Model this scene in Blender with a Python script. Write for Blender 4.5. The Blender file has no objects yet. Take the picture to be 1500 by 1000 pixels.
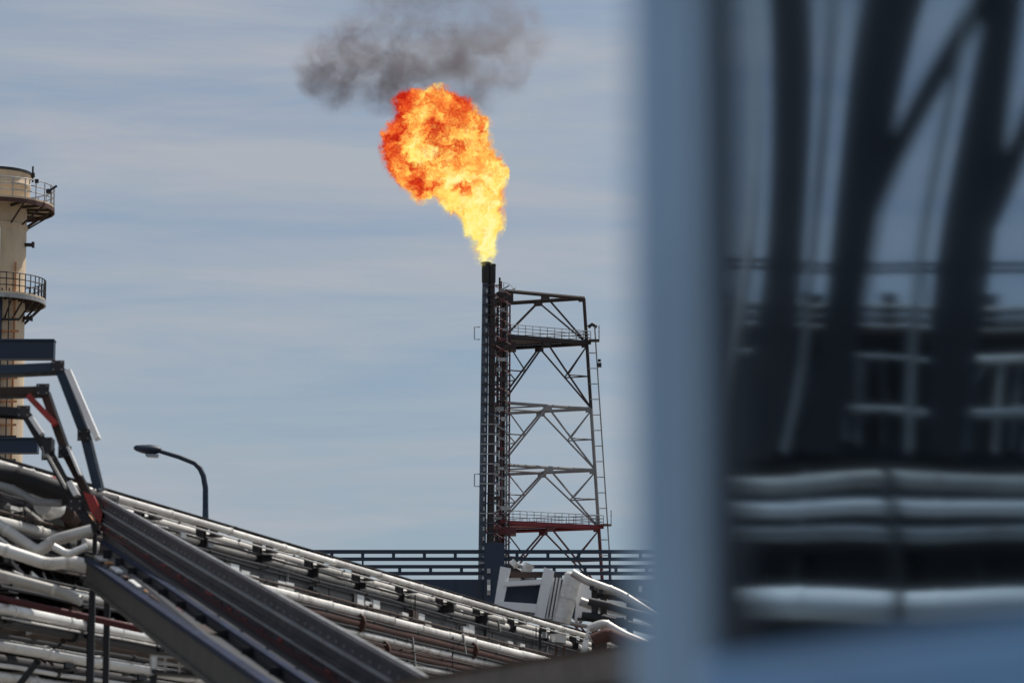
import bpy, bmesh, math, random
from mathutils import Vector, Matrix, Quaternion
random.seed(7)
R = math.radians
S = bpy.context.scene
COL = S.collection

# ------------------------------------------------------------------ camera
FPX = 5000.0                       # focal length in pixels of a 1500 px wide frame
PITCH = math.atan(800 / FPX)       # eye level lies below the frame
EYE = Vector((0, 0, 1.7))
cam = bpy.data.cameras.new('camera'); cam_o = bpy.data.objects.new('camera', cam); COL.objects.link(cam_o)
cam_o.location = EYE; cam_o.rotation_euler = (math.pi / 2 + PITCH, 0, 0)
cam.sensor_width = 36; cam.lens = 36 * FPX / 1500
cam.clip_start = 0.05; cam.clip_end = 20000
cam.dof.use_dof = True; cam.dof.focus_distance = 330; cam.dof.aperture_fstop = 3.0
S.camera = cam_o

# ------------------------------------------------------------------ world and sun
SUN_AZ, SUN_EL = 50.0, 56.0        # azimuth to the right of the view direction
w = bpy.data.worlds.new('World'); S.world = w; w.use_nodes = True
nt = w.node_tree; N = nt.nodes; L = nt.links; N.clear()
out = N.new('ShaderNodeOutputWorld'); bg = N.new('ShaderNodeBackground'); bg.inputs[1].default_value = 0.1
L.new(bg.outputs[0], out.inputs[0])
sky = N.new('ShaderNodeTexSky'); sky.sky_type = 'NISHITA'; sky.sun_disc = False
sky.sun_elevation = R(SUN_EL); sky.sun_rotation = R(SUN_AZ); sky.air_density = 1.0; sky.dust_density = 1.5; sky.ozone_density = 2.0
tc = N.new('ShaderNodeTexCoord'); mp = N.new('ShaderNodeMapping'); mp.inputs['Scale'].default_value = (6.0, 6.0, 52)
mp.inputs['Rotation'].default_value = (0, R(-4), 0); mp.inputs['Location'].default_value = (3.1, 0.7, 1.45)
L.new(tc.outputs['Generated'], mp.inputs[0])
cn = N.new('ShaderNodeTexNoise'); cn.inputs['Scale'].default_value = 1.0; cn.inputs['Detail'].default_value = 7; cn.inputs['Roughness'].default_value = 0.6
cn.inputs['Distortion'].default_value = 0.35
L.new(mp.outputs[0], cn.inputs['Vector'])
cr = N.new('ShaderNodeValToRGB'); cr.color_ramp.elements[0].position = 0.36; cr.color_ramp.elements[1].position = 0.62
cr.color_ramp.elements[0].color = (0.52,) * 3 + (1,); cr.color_ramp.elements[1].color = (0.93,) * 3 + (1,)
L.new(cn.outputs['Fac'], cr.inputs[0])
mp2 = N.new('ShaderNodeMapping'); mp2.inputs['Scale'].default_value = (3, 3, 11); mp2.inputs['Location'].default_value = (0, 5, 0)
L.new(tc.outputs['Generated'], mp2.inputs[0])
cn2 = N.new('ShaderNodeTexNoise'); cn2.inputs['Scale'].default_value = 1.3; cn2.inputs['Detail'].default_value = 3
L.new(mp2.outputs[0], cn2.inputs['Vector'])
cc = N.new('ShaderNodeValToRGB')
cc.color_ramp.elements[0].position = 0.35; cc.color_ramp.elements[0].color = (3.95, 4.5, 5.05, 1)
cc.color_ramp.elements[1].position = 0.65; cc.color_ramp.elements[1].color = (4.55, 4.65, 5.05, 1)
L.new(cn2.outputs['Fac'], cc.inputs[0])
tint = N.new('ShaderNodeMix'); tint.data_type = 'RGBA'; tint.blend_type = 'MULTIPLY'; tint.inputs[0].default_value = 1
tint.inputs[7].default_value = (0.50, 0.68, 0.80, 1)
L.new(sky.outputs[0], tint.inputs[6])
mx = N.new('ShaderNodeMix'); mx.data_type = 'RGBA'
L.new(cr.outputs[0], mx.inputs[0]); L.new(tint.outputs[2], mx.inputs[6]); L.new(cc.outputs[0], mx.inputs[7])
L.new(mx.outputs[2], bg.inputs[0])

sd = Vector((math.sin(R(SUN_AZ)) * math.cos(R(SUN_EL)), math.cos(R(SUN_AZ)) * math.cos(R(SUN_EL)), math.sin(R(SUN_EL))))
sl = bpy.data.lights.new('sun', 'SUN'); sl.energy = 4.8; sl.angle = R(0.6); sl.color = (1, 0.94, 0.85)
so = bpy.data.objects.new('sun', sl); COL.objects.link(so); so.rotation_euler = sd.to_track_quat('Z', 'Y').to_euler(); so.location = (60, 30, 90)

S.view_settings.view_transform = 'Standard'; S.view_settings.look = 'None'; S.view_settings.exposure = 0; S.view_settings.gamma = 1
S.render.engine = 'CYCLES'
S.cycles.use_denoising = True
S.cycles.max_bounces = 6; S.cycles.diffuse_bounces = 3; S.cycles.glossy_bounces = 4; S.cycles.volume_bounces = 1
S.cycles.volume_max_steps = 512; S.cycles.volume_step_rate = 1.0

# ------------------------------------------------------------------ helpers
def at(x, y, Y):
    """world point seen at photo pixel (x, y) of the 1500x1000 frame, at world depth Y"""
    a = (x - 750) / FPX; b = (500 - y) / FPX
    d = Vector((a, math.cos(PITCH) - b * math.sin(PITCH), math.sin(PITCH) + b * math.cos(PITCH)))
    return EYE + d * (Y / d.y)

def base_of(o):
    v = Vector((0, 0, 0))
    while o is not None: v += o.location; o = o.parent
    return v

class MB:
    def __init__(s): s.v = []; s.f = []
    def add(s, vs, fs):
        n = len(s.v); s.v += [tuple(q) for q in vs]; s.f += [tuple(i + n for i in q) for q in fs]; return s
    def obox(s, c, ax, ay, az):
        vs = [c + ax * i + ay * j + az * k for i in (-1, 1) for j in (-1, 1) for k in (-1, 1)]
        return s.add(vs, [(0, 1, 3, 2), (4, 6, 7, 5), (0, 4, 5, 1), (2, 3, 7, 6), (0, 2, 6, 4), (1, 5, 7, 3)])
    def box(s, c, sz):
        return s.obox(Vector(c), Vector((sz[0] / 2, 0, 0)), Vector((0, sz[1] / 2, 0)), Vector((0, 0, sz[2] / 2)))
    def beam(s, p0, p1, wd, ht, up=(0, 0, 1)):
        p0, p1 = Vector(p0), Vector(p1); a = (p1 - p0); d = a.normalized(); up = Vector(up)
        sd_ = d.cross(up)
        if sd_.length < 1e-4: sd_ = d.cross(Vector((0, 1, 0)))
        sd_.normalize(); u = sd_.cross(d).normalized()
        return s.obox((p0 + p1) / 2, a / 2, sd_ * wd / 2, u * ht / 2)
    def ibeam(s, p0, p1, wd, ht, t=0.02, up=(0, 0, 1)):
        p0, p1 = Vector(p0), Vector(p1); d = (p1 - p0).normalized(); up = Vector(up)
        sd_ = d.cross(up)
        if sd_.length < 1e-4: sd_ = d.cross(Vector((0, 1, 0)))
        sd_.normalize(); u = sd_.cross(d).normalized()
        s.beam(p0 + u * (ht / 2 - t / 2), p1 + u * (ht / 2 - t / 2), wd, t, u)
        s.beam(p0 - u * (ht / 2 - t / 2), p1 - u * (ht / 2 - t / 2), wd, t, u)
        return s.beam(p0, p1, t, ht - 2 * t, u)
    def tube(s, pts, r, n=10, cap=True):
        pts = [Vector(p) for p in pts]; m = len(pts); rr = r if isinstance(r, (list, tuple)) else [r] * m
        d0 = (pts[1] - pts[0]).normalized(); ref = Vector((0, 0, 1)) if abs(d0.z) < 0.9 else Vector((0, 1, 0))
        u = d0.cross(ref).normalized(); vs = []; fs = []
        for i, p in enumerate(pts):
            d = (pts[min(i + 1, m - 1)] - pts[max(i - 1, 0)]).normalized()
            u = (u - d * u.dot(d)).normalized(); q = d.cross(u)
            for k in range(n):
                t = 2 * math.pi * k / n; vs.append(p + (u * math.cos(t) + q * math.sin(t)) * rr[i])
        for i in range(m - 1):
            for k in range(n):
                a = i * n + k; b = i * n + (k + 1) % n; fs.append((a, b, b + n, a + n))
        if cap: fs.append(tuple(range(n - 1, -1, -1))); fs.append(tuple(range((m - 1) * n, m * n)))
        return s.add(vs, fs)
    def lathe(s, c, prof, n=32):
        c = Vector(c); vs = []; fs = []
        for (r, z) in prof:
            for k in range(n):
                t = 2 * math.pi * k / n; vs.append(c + Vector((r * math.cos(t), r * math.sin(t), z)))
        for i in range(len(prof) - 1):
            for k in range(n):
                a = i * n + k; b = i * n + (k + 1) % n; fs.append((a, b, b + n, a + n))
        return s.add(vs, fs)
    def prism(s, poly, ext):
        """closed polygon (list of points) extruded by the vector ext"""
        n = len(poly); e = Vector(ext); vs = [Vector(p) for p in poly] + [Vector(p) + e for p in poly]
        return s.add(vs, [tuple(range(n)), tuple(range(2 * n - 1, n - 1, -1))] + [((i + 1) % n, i, i + n, (i + 1) % n + n) for i in range(n)])
    def mesh(s, name, off, smooth=False):
        me = bpy.data.meshes.new(name); me.from_pydata([tuple(Vector(q) - off) for q in s.v], [], s.f); me.update()
        bm = bmesh.new(); bm.from_mesh(me); bmesh.ops.recalc_face_normals(bm, faces=bm.faces); bm.to_mesh(me); bm.free()
        if smooth:
            me.polygons.foreach_set('use_smooth', [True] * len(me.polygons)); me.set_sharp_from_angle(angle=R(42))
        return me
    def build(s, name, mat, parent=None, smooth=False, origin=None):
        off = base_of(parent) if parent else (Vector(origin) if origin else Vector((0, 0, 0)))
        o = bpy.data.objects.new(name, s.mesh(name, off, smooth)); COL.objects.link(o)
        if parent: o.parent = parent
        else: o.location = off
        o.data.materials.append(mat); return o

def tag(o, label, cat, group=None):
    o['label'] = label; o['category'] = cat
    if group: o['group'] = group
    return o
def thing(name, label, cat, loc, group=None):
    o = bpy.data.objects.new(name, None); COL.objects.link(o); o.location = Vector(loc); o.empty_display_size = 0.3
    return tag(o, label, cat, group)

# ------------------------------------------------------------------ materials
def mat(name, c, rough=0.6, metal=0.0, var=0.25, scale=1.5, dirt=None, dirt_amt=0.5, rand=0.0, bump=0.0, spec=0.5, stretch=(1, 1, 1)):
    m = bpy.data.materials.new(name); m.use_nodes = True; t = m.node_tree; n = t.nodes; l = t.links
    b = n['Principled BSDF']; b.inputs['Roughness'].default_value = rough; b.inputs['Metallic'].default_value = metal
    b.inputs['Specular IOR Level'].default_value = spec
    g = n.new('ShaderNodeNewGeometry'); mpn = n.new('ShaderNodeMapping'); mpn.inputs['Scale'].default_value = stretch
    l.new(g.outputs['Position'], mpn.inputs[0])
    no = n.new('ShaderNodeTexNoise'); no.inputs['Scale'].default_value = scale; no.inputs['Detail'].default_value = 6; no.inputs['Roughness'].default_value = 0.62
    l.new(mpn.outputs[0], no.inputs['Vector'])
    rp = n.new('ShaderNodeMapRange'); rp.inputs[1].default_value = 0.3; rp.inputs[2].default_value = 0.7
    rp.inputs[3].default_value = 1 - var; rp.inputs[4].default_value = 1 + var
    l.new(no.outputs['Fac'], rp.inputs[0])
    fac = rp.outputs[0]
    if rand:
        oi = n.new('ShaderNodeObjectInfo'); r2 = n.new('ShaderNodeMapRange'); r2.inputs[3].default_value = 1 - rand; r2.inputs[4].default_value = 1 + rand * 0.5
        l.new(oi.outputs['Random'], r2.inputs[0]); mu = n.new('ShaderNodeMath'); mu.operation = 'MULTIPLY'
        l.new(fac, mu.inputs[0]); l.new(r2.outputs[0], mu.inputs[1]); fac = mu.outputs[0]
    vm = n.new('ShaderNodeVectorMath'); vm.operation = 'SCALE'; vm.inputs[0].default_value = c; l.new(fac, vm.inputs['Scale'])
    col = vm.outputs[0]
    if dirt:
        n3 = n.new('ShaderNodeTexNoise'); n3.inputs['Scale'].default_value = scale * 2.7; n3.inputs['Detail'].default_value = 8; n3.inputs['Roughness'].default_value = 0.7
        l.new(mpn.outputs[0], n3.inputs['Vector'])
        r3 = n.new('ShaderNodeMapRange'); r3.inputs[1].default_value = 0.5; r3.inputs[2].default_value = 0.68; r3.inputs[4].default_value = dirt_amt
        l.new(n3.outputs['Fac'], r3.inputs[0])
        mm = n.new('ShaderNodeMix'); mm.data_type = 'RGBA'; mm.inputs[7].default_value = (*dirt, 1)
        l.new(r3.outputs[0], mm.inputs[0]); l.new(col, mm.inputs[6]); col = mm.outputs[2]
    l.new(col, b.inputs['Base Color'])
    rr = n.new('ShaderNodeMapRange'); rr.inputs[3].default_value = max(0.02, rough - 0.12); rr.inputs[4].default_value = min(1, rough + 0.12)
    l.new(no.outputs['Fac'], rr.inputs[0]); l.new(rr.outputs[0], b.inputs['Roughness'])
    if bump:
        bu = n.new('ShaderNodeBump'); bu.inputs['Strength'].default_value = bump; bu.inputs['Distance'].default_value = 0.05
        l.new(no.outputs['Fac'], bu.inputs['Height']); l.new(bu.outputs[0], b.inputs['Normal'])
    return m

M = dict(
    clad=mat('aluminium_cladding', (0.64, 0.625, 0.60), 0.55, 0.5, 0.14, 0.8, (0.20, 0.15, 0.12), 0.55, rand=0.28, bump=0.15),
    cladw=mat('white_cladding', (0.76, 0.75, 0.73), 0.42, 0.35, 0.12, 0.8, (0.3, 0.26, 0.22), 0.4, rand=0.15, bump=0.1),
    white=mat('white_paint', (0.8, 0.8, 0.8), 0.5, 0.0, 0.06, 1.0),
    grey=mat('grey_paint', (0.30, 0.31, 0.32), 0.55, 0.1, 0.2, 1.0, (0.12, 0.08, 0.06), 0.5),
    rust=mat('rust_brown_paint', (0.060, 0.021, 0.013), 0.75, 0.0, 0.35, 0.9, (0.05, 0.03, 0.025), 0.7),
    brown=mat('dull_brown_steel', (0.045, 0.028, 0.022), 0.75, 0.1, 0.35, 0.9, (0.08, 0.04, 0.03), 0.4),
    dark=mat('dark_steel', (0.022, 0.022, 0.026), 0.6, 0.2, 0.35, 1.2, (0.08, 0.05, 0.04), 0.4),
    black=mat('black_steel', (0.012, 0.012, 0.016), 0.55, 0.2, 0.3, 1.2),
    blue=mat('navy_paint', (0.005, 0.018, 0.045), 0.55, 0.0, 0.2, 0.5, (0.012, 0.022, 0.035), 0.4),
    blueg=mat('blue_grey_paint', (0.018, 0.040, 0.075), 0.65, 0.0, 0.2, 1.2, (0.06, 0.075, 0.09), 0.4),
    web=mat('violet_grey_plate', (0.040, 0.037, 0.048), 0.6, 0.0, 0.5, 2.4, (0.105, 0.088, 0.098), 0.8, bump=0.3, stretch=(1, 0.5, 1), spec=.3),
    flatblue=mat('faded_navy_paint', (0.022, 0.030, 0.058), 0.85, 0.0, 0.4, 2.0, (0.05, 0.045, 0.05), 0.6, spec=.1),
    olive=mat('olive_grey_plate', (0.055, 0.051, 0.047), 0.7, 0.0, 0.45, 2.2, (0.085, 0.072, 0.06), 0.7, bump=0.3, spec=.25),
    red=mat('signal_red_paint', (0.34, 0.022, 0.018), 0.5, 0.0, 0.3, 2.0, (0.10, 0.03, 0.02), 0.6),
    platred=mat('platform_red_paint', (0.17, 0.012, 0.022), 0.55, 0.0, 0.3, 0.5, (0.05, 0.012, 0.015), 0.5),
    dred=mat('dark_red_paint', (0.085, 0.013, 0.016), 0.6, 0.0, 0.3, 0.5, (0.03, 0.012, 0.012), 0.6),
    backlit=mat('backlit_steel', (0.022, 0.016, 0.018), 0.7, 0.0, 0.4, 0.4, (0.06, 0.02, 0.02), 0.5),  # dark tower paint taken near black, backlit shade put into the colour
    towerg=mat('tower_white_paint', (0.19, 0.195, 0.205), 0.6, 0.0, 0.25, 0.4, (0.14, 0.10, 0.09), 0.6),
    riser=mat('riser_blue_steel', (0.035, 0.055, 0.085), 0.55, 0.2, 0.45, 0.5, (0.13, 0.14, 0.16), 0.5),
    cream=mat('cream_stack_paint', (0.55, 0.435, 0.305), 0.6, 0.0, 0.14, 0.35, (0.30, 0.22, 0.15), 0.45, stretch=(1, 1, 0.25)),
    orange=mat('tan_insulation', (0.42, 0.20, 0.09), 0.7, 0.0, 0.25, 2.0),
    gravel=mat('gravel_ground', (0.17, 0.16, 0.145), 0.95, 0.0, 0.3, 0.4, (0.09, 0.085, 0.075), 0.6),
    asphalt=mat('asphalt', (0.05, 0.05, 0.052), 0.9, 0.0, 0.25, 0.8),
    nearb=mat('dusty_beam_paint', (0.125, 0.108, 0.10), 0.7, 0.0, 0.3, 3.0, (0.06, 0.05, 0.045), 0.6),
    lampg=mat('lamp_glass', (0.30, 0.34, 0.38), 0.25, 0.0, 0.1, 3.0),
    backdrop=mat('backdrop_sheet', (0.010, 0.010, 0.014), 0.7, 0.0, 0.4, 0.35, (0.03, 0.02, 0.018), 0.5),
    cab=mat('cabin_blue_paint', (0.19, 0.43, 0.78), 0.32, 0.0, 0.10, 2.5, (0.10, 0.16, 0.24), 0.3),
    post=mat('skylit_blue_paint', (0.36, 0.53, 0.72), 0.42, 0.3, 0.10, 2.5, (0.30, 0.42, 0.6), 0.3),  # paler copy of the cabin blue, sky light put into the colour
    gask=mat('navy_rubber', (0.012, 0.026, 0.045), 0.6, 0.0, 0.2, 4.0),
)
# reflective solar glass of the cabin window
mg = bpy.data.materials.new('reflective_glass'); mg.use_nodes = True; b_ = mg.node_tree.nodes['Principled BSDF']
b_.inputs['Base Color'].default_value = (0.25, 0.36, 0.475, 1); b_.inputs['Metallic'].default_value = 1.0; b_.inputs['Roughness'].default_value = 0.03

# ------------------------------------------------------------------ ground
g = MB(); g.add([(-6000, -3000, 0), (6000, -3000, 0), (6000, 9000, 0), (-6000, 9000, 0)], [(0, 1, 2, 3)])
o = g.build('ground', M['gravel']); o['kind'] = 'structure'
g = MB(); g.add([(-1.5, -20, 0.004), (5.0, -20, 0.004), (14, 120, 0.004), (7.5, 120, 0.004)], [(0, 1, 2, 3)])
o = g.build('road', M['asphalt']); o['kind'] = 'structure'

# ================================================================== flare tower
TY = 400.0
def tz(y): return at(790, y, TY).z
tc_base = at(806, 1300, TY); tc_base.z = 0
tower = thing('flare_tower', 'tall lattice flare tower painted dark red and white, carrying the burning flare', 'tower', tc_base)
PXM = FPX / TY; UP0 = Vector((0, 0, 1))
def leg_at(i, z):
    """the three legs spread slowly toward the ground"""
    f = (70.5 - z) / 29.0
    x = ((858 - 806) + 22 * f, (742 - 806) - 8 * f, (722 - 806) - 7 * f)[i] / PXM
    y = (0.4, -4.6 - .5 * f, 4.6 + .5 * f)[i]
    return Vector((tc_base.x + x, TY + y, z))
def btw(i, j, f, z): return leg_at(i, z).lerp(leg_at(j, z), f)
def tow(fx, fy, z):
    """a point beside the right leg"""
    return leg_at(0, z) + Vector(((fx - 1) * 5, fy, 0))
levels = [tz(y) for y in (436, 503, 598, 688, 773, 868, 965, 1065, 1170, 1275)] + [0.02]
def tmat(z): return M['backlit'] if z > tz(592) else (M['towerg'] if z > tz(760) else M['dred'])
for i in range(len(levels) - 1):
    z1, z0 = levels[i], levels[i + 1]; zm = (z0 + z1) / 2; m_ = tmat(zm)
    for k in range(3): MB().tube([leg_at(k, z0), leg_at(k, z1)], 0.2, 8).build('leg', m_, tower, True)
    top = M['platred'] if i == 4 else m_
    for (p, q) in ((0, 1), (0, 2), (1, 2)):
        MB().tube([leg_at(p, z1), leg_at(q, z1)], 0.24 if i == 0 else 0.19, 8).build('horizontal_beam', top, tower, True)
        for e, f in ((p, .27), (q, .73)):
            MB().tube([btw(p, q, .5, z1 - .1), leg_at(e, z0 + .1)], 0.115 if p == 0 else .09, 6).build('diagonal_brace', m_, tower, True)
            if i and p == 0:
                h = btw(p, q, .25 if e == p else .75, zm)
                MB().tube([h, leg_at(e, zm)], 0.08, 6).build('sub_strut', m_, tower, True)
                MB().tube([h, leg_at(e, z1 - 0.2)], 0.08, 6).build('sub_brace', m_, tower, True)
    for (p, q) in ((0, 1), (0, 2)):
        c = btw(p, q, .5, z1 - .05); ax = (leg_at(p, z1) - leg_at(q, z1)).normalized()
        MB().obox(c - UP0 * .25, ax * .5, ax.cross(UP0) * .16, UP0 * .28).build('gusset_plate', m_, tower)
        MB().obox(leg_at(q, z1) + ax * .3 - UP0 * .1, ax * .4, ax.cross(UP0) * .12, UP0 * .3).build('gusset_plate', m_, tower)
        MB().obox(leg_at(p, z1) - ax * .3 - UP0 * .1, ax * .35, ax.cross(UP0) * .12, UP0 * .3).build('gusset_plate', m_, tower)
    if i in (2, 3):
        for (p, q, r_) in ((0, 1, 2), (1, 2, 0), (2, 0, 1)):
            MB().tube([btw(p, q, .5, z1), btw(q, r_, .5, z1)], .1, 6).build('plan_brace', M['towerg'], tower, True)
def railing(parent, pts, h, m_, rp=0.035, n_mid=1, step=0.9, name='handrail'):
    """posts and rails along a closed or open run of points"""
    for k in range(1, n_mid + 2):
        zz = Vector((0, 0, h * k / (n_mid + 1))); top_ = k == n_mid + 1
        ro = MB().tube([p + zz for p in pts], rp, 6, cap=False).build(name if top_ else 'mid_rail', m_, parent, True)
    for a, b in zip(pts[:-1], pts[1:]):
        n = max(1, int((b - a).length / step))
        for k in range(n): p = a.lerp(b, k / n); MB().tube([p, p + Vector((0, 0, h))], rp, 5).build('railing_post', m_, ro, True)
for zi, m_, pm in ((levels[1], M['backlit'], M['grey']), (levels[4], M['platred'], M['grey'])):
    ce = sum((leg_at(k, zi) for k in range(3)), Vector((0, 0, 0))) / 3
    c4 = [ce + (leg_at(k, zi + .28) - ce) * 1.07 for k in range(3)]
    for p_ in c4: p_.z = zi + .28
    mb = MB(); mb.prism(c4, (0, 0, 0.10)); deck = mb.build('platform_deck', m_, tower)
    for q in range(3): MB().beam(c4[q] - Vector((0, 0, .17)), c4[(q + 1) % 3] - Vector((0, 0, .17)), 0.16, 0.3).build('edge_beam', m_, deck)
    railing(tower, [p + Vector((0, 0, .1)) for p in c4] + [c4[0] + Vector((0, 0, .1))], 1.15, pm, 0.045, 2)
# bracket platform and ladder with safety cage along the right legs
zt = tz(478)
for (zz) in (levels[1], levels[4]):
    p = tow(1.06, -0.5, zz + 0.33); mb = MB(); mb.box(p + Vector((0.55, 0, 0)), (1.3, 1.6, 0.12)); mb.build('ladder_landing', M['backlit'] if zz > 60 else M['dred'], tower)
    railing(tower, [p + Vector((1.15, -0.8, .05)), p + Vector((1.15, 0.8, .05))], 1.6, M['backlit'] if zz > 60 else M['grey'], 0.05, 2, 0.8)
lad = []
for dy in (-0.25, 0.25):
    pts = []
    for y in (478, 560, 640, 720, 790, 900, 1100, 1299):
        z = tz(y); q = tow(1, -0.45, z) + Vector((1.05, dy, 0)); pts.append(q)
    lad.append(pts); MB().tube(pts, 0.07, 6).build('ladder_rail', M['towerg'], tower, True)
z = tz(1290); mb = MB(); hp = MB()
while z < tz(480):
    q = tow(1, -0.45, z) + Vector((1.05, 0, 0)); mb.tube([q - Vector((0, .25, 0)), q + Vector((0, .25, 0))], 0.025, 5); z += 0.6
mb.build('ladder_rungs', M['towerg'], tower)
z = tz(1280)
while z < tz(500):
    q = tow(1, -0.45, z); e = q + Vector((1.05, 0, 0)); MB().tube([q, e], 0.06, 5).build('ladder_bracket', M['towerg'], tower)
    z += 1.85
p = tow(1, -.45, tz(535)) + Vector((1.3, -0.2, 0)); mb = MB(); mb.box(p, (0.5, 0.4, 0.5)); mb.box(p + Vector((0, 0, .55)), (0.35, .3, .3)); mb.build('junction_box', M['backlit'], tower)
p = tow(1, -.45, tz(478)) + Vector((0.75, 0, 0)); mb = MB(); mb.tube([p - Vector((.45, 0, .1)), p + Vector((0, 0, .25)), p + Vector((.55, 0, -.1))], 0.22, 8); mb.build('hoist_arm', M['black'], tower, True)
# risers, guides and pipe bundle up the left side
def vert(xt, yt, xb, yb, Y): return [at(xb, yb, Y), at(xt, yt, Y)]
def vpipe(xt, yt, xb, r, m_, name, dY=-6.5, n=12):
    p1 = at(xt, yt, TY + dY); p0 = at(xb, 1290, TY + dY); p0.z = 0
    return MB().tube([p0, p0.lerp(p1, .5), p1], r, n).build(name, m_, tower, True)
vpipe(712, 392, 699, 0.42, M['riser'], 'flare_riser')
vpipe(721, 398, 714, 0.34, M['backlit'], 'purge_riser')
p = at(712, 400, TY - 6.5); mb = MB(); mb.lathe(p, [(0.42, -1.2), (0.5, -1.1), (0.52, 0.9), (0.62, 1.0), (0.62, 1.25), (0.5, 1.3), (0.45, 0.2), (0.0, 0.15)], 16)
mb.build('flare_tip', M['black'], tower, True)
p = at(721, 402, TY - 6.5); mb = MB(); mb.lathe(p, [(0.34, -1.0), (0.4, -.9), (0.42, 0.9), (0.45, 1.2), (0.36, 1.25), (0.33, 0.2), (0, 0.1)], 14)
mb.build('pilot_tip', M['black'], tower, True)
for xt, yt, xb, r, mm in ((729, 432, 728, .16, 'backlit'), (734, 412, 731, .13, 'dred'), (738, 436, 735, .2, 'backlit'), (743, 440, 739, .12, 'towerg'), (747, 446, 743, .10, 'dred'), (725, 430, 720, .10, 'towerg')):
    vpipe(xt, yt, xb, r, M[mm], 'utility_pipe', dY=-5.6 + random.random(), n=8)
y = 418
while y < 880:
    q = at(712 - (y - 400) * 0.014, y, TY - 6.9); z = q.z; k = y > 592
    mb = MB(); mb.box(q + Vector((0.75, 0, 0)), (2.2, 0.16, 0.14)); mb.build('pipe_guide', random.choice([M['riser'], M['grey']]) if k else M['backlit'], tower)
    a_ = at(724, y, TY - 7.1); b_2 = at(748, y + 14, TY - 7.1)
    MB().tube([a_, b_2], 0.07, 5).build('lacing_bar', M['grey'] if 592 < y < 750 else M['dred'], tower)
    a_ = at(746, y, TY - 7.0); b_2 = at(723, y + 14, TY - 7.0)
    MB().tube([a_, b_2], 0.07, 5).build('lacing_bar', random.choice([M['towerg'], M['riser']]) if 592 < y < 750 else M['backlit'], tower)
    if random.random() < 0.75:
        q = at(727 + random.random() * 16, y + 7, TY - 7.2); mb = MB(); mb.box(q, (0.5 + random.random() * .7, .3, .25 + random.random() * .3)); mb.build('pipe_clamp', random.choice([M['towerg'], M['dred'], M['backlit'], M['grey']]), tower)
    q = at(713.5 - (y - 400) * 0.014, y + 8, TY - 7.2); mb = MB(); mb.box(q, (0.22, 0.1, 0.45)); mb.build('riser_shoe', M['grey'], tower)
    y += 14.5
for yy in (703, 488):
    a_ = [at(703, yy - 9, TY - 6.5), at(695, yy - 9, TY - 6.5), at(695, yy + 9, TY - 6.5), at(703, yy + 9, TY - 6.5)]
    MB().tube(a_, 0.07, 5).build('loop_bracket', M['grey'], tower)
# top gear: small davit and rails by the tip
c0 = at(738, 428, TY - 4); mb = MB(); mb.tube([c0, c0 + Vector((0, 0, 1.2)), c0 + Vector((.7, 0, 1.0)), c0 + Vector((1.3, 0, .3))], 0.05, 5); mb.tube([c0 + Vector((.2, 0, 0)), c0 + Vector((1.4, 0, .5))], 0.05, 5); mb.build('davit', M['grey'], tower)
c0 = at(732, 430, TY - 6); mb = MB(); mb.tube([c0, c0 + Vector((0, 0, 1.9))], 0.12, 6); mb.build('vent_stub', M['backlit'], tower)
mb = MB(); mb.prism([at(727, 444, TY - 5.6), at(752, 444, TY - 5.6), at(752, 430, TY - 5.6), at(727, 428, TY - 5.6)], (0, 1.2, 0)); mb.build('head_box', M['backlit'], tower)
for yy in (505, 776):
    mb = MB(); mb.prism([at(724, yy + 6, TY - 6), at(756, yy + 6, TY - 6), at(756, yy - 4, TY - 6), at(724, yy - 5, TY - 6)], (0, 2.5, 0)); mb.build('riser_support', M['backlit'] if yy < 600 else M['dred'], tower)
mb = MB(); mb.box(tc_base + Vector((0, 0, .4)), (14, 13, .8)); mb.build('foundation', M['grey'], tower)

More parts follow.
